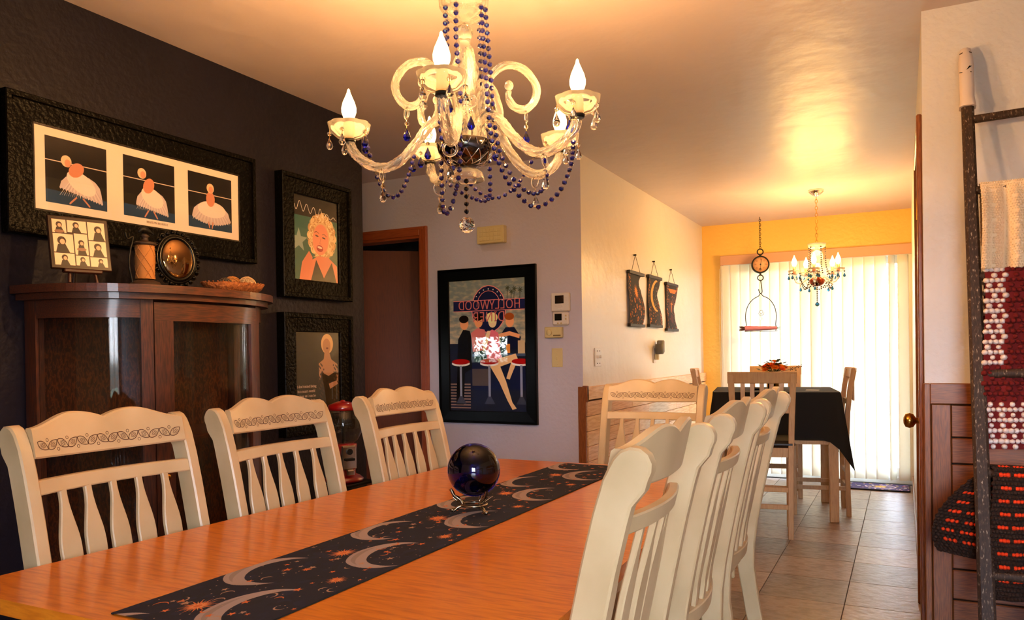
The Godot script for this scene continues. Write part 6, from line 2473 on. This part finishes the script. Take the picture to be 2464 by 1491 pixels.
	for i in 4:
		st = S()
		drop(st, Vector3((i - 1.5) * 0.010, 1.53 - 0.012 * (i % 2), 0), 0.035, 0.006)
		obj("drop", st, M.crystal, ch)

# ------------------------------------------------------------------ last details
func build_small_things() -> void:
	# switch plate half hidden by the ladder
	var sp := thing("wall_switch", "almond switch plate behind the ladder's rail", "light switch", Vector3(0.262, 1.205, STUB_Z))
	obj("plate", box(Vector3(0, 0, 0.004), Vector3(0.073, 0.118, 0.006), 0.002), M.almond, sp)
	obj("toggle", box(Vector3(0, -0.003, 0.012), Vector3(0.009, 0.02, 0.016), 0.002), M.almond, sp)
	# hall ceiling lamp
	var t := thing("ceiling_lamp", "small round white lamp set in the hall ceiling", "ceiling lamp", Vector3(-2.591, CEIL, -3.897))
	var st := S()
	lathe(st, [Vector2(0.0, -0.012), Vector2(0.045, -0.012), Vector2(0.052, -0.004), Vector2(0.052, -0.0005), Vector2(0.0, -0.0005)], 28)
	obj("lens", st, glow(Color(1.0, 0.95, 0.88), 3.0), t)
	st = S()
	ring(st, Vector3(0, -0.004, 0), 0.056, 0.005, Vector3.UP, 28, 8)
	obj("rim", st, M.white_plastic, t)
	var l := SpotLight3D.new()
	l.name = "lamp_light"
	l.position = Vector3(0, -0.02, 0)
	l.rotation.x = -PI / 2
	l.spot_angle = 75
	l.spot_range = 8
	l.spot_attenuation = 2.0
	l.light_color = Color(1.0, 0.92, 0.82)
	l.light_energy = 0.12
	l.light_size = 0.05
	l.shadow_enabled = true
	t.add_child(l)
	# printed mat at the sliding door
	t = thing("door_mat", "purple patterned rubber-backed mat on the floor before the blinds", "mat", Vector3(-0.215, 0.001, -7.40))
	var poly := PackedVector2Array()
	for k in 28:
		var a := TAU * k / 28
		poly.append(Vector2(signf(cos(a)) * (0.255 - 0.03) + cos(a) * 0.03, signf(sin(a)) * (0.165 - 0.03) + sin(a) * 0.03))
	st = S()
	slab(st, poly, 0.011, Transform3D(Basis(Vector3.RIGHT, -PI / 2), Vector3.ZERO))
	obj("pad", st, plain(Color(0.06, 0.04, 0.12), 0.8), t)
	var im := canvas(256, 170, Color(0.20, 0.12, 0.42))
	var r2 := RandomNumberGenerator.new()
	r2.seed = 31
	var cols := [Color(0.85, 0.65, 0.75), Color(0.75, 0.25, 0.35), Color(0.85, 0.75, 0.35), Color(0.35, 0.25, 0.65), Color(0.9, 0.9, 0.92), Color(0.2, 0.3, 0.6)]
	for i in 110:
		fill_poly(im, oval(Vector2(r2.randf() * 256, r2.randf() * 170), r2.randf_range(2, 10), r2.randf_range(2, 7), r2.randf() * 3), cols[r2.randi() % 6])
	stroke(im, oval(Vector2(140, 90), 62, 42, 0, 30), 7, Color(0.9, 0.78, 0.85))
	fill_poly(im, star(Vector2(140, 90), 36, 8, 0.5), Color(0.85, 0.7, 0.3))
	var m := StandardMaterial3D.new()
	m.albedo_texture = picture(im)
	m.roughness = 0.75
	st = S()
	print_on(st, Vector3(-0.245, 0.0115, 0.155), Vector3(0.49, 0, 0), Vector3(0, 0, -0.31))
	obj("printed_face", st, m, t)
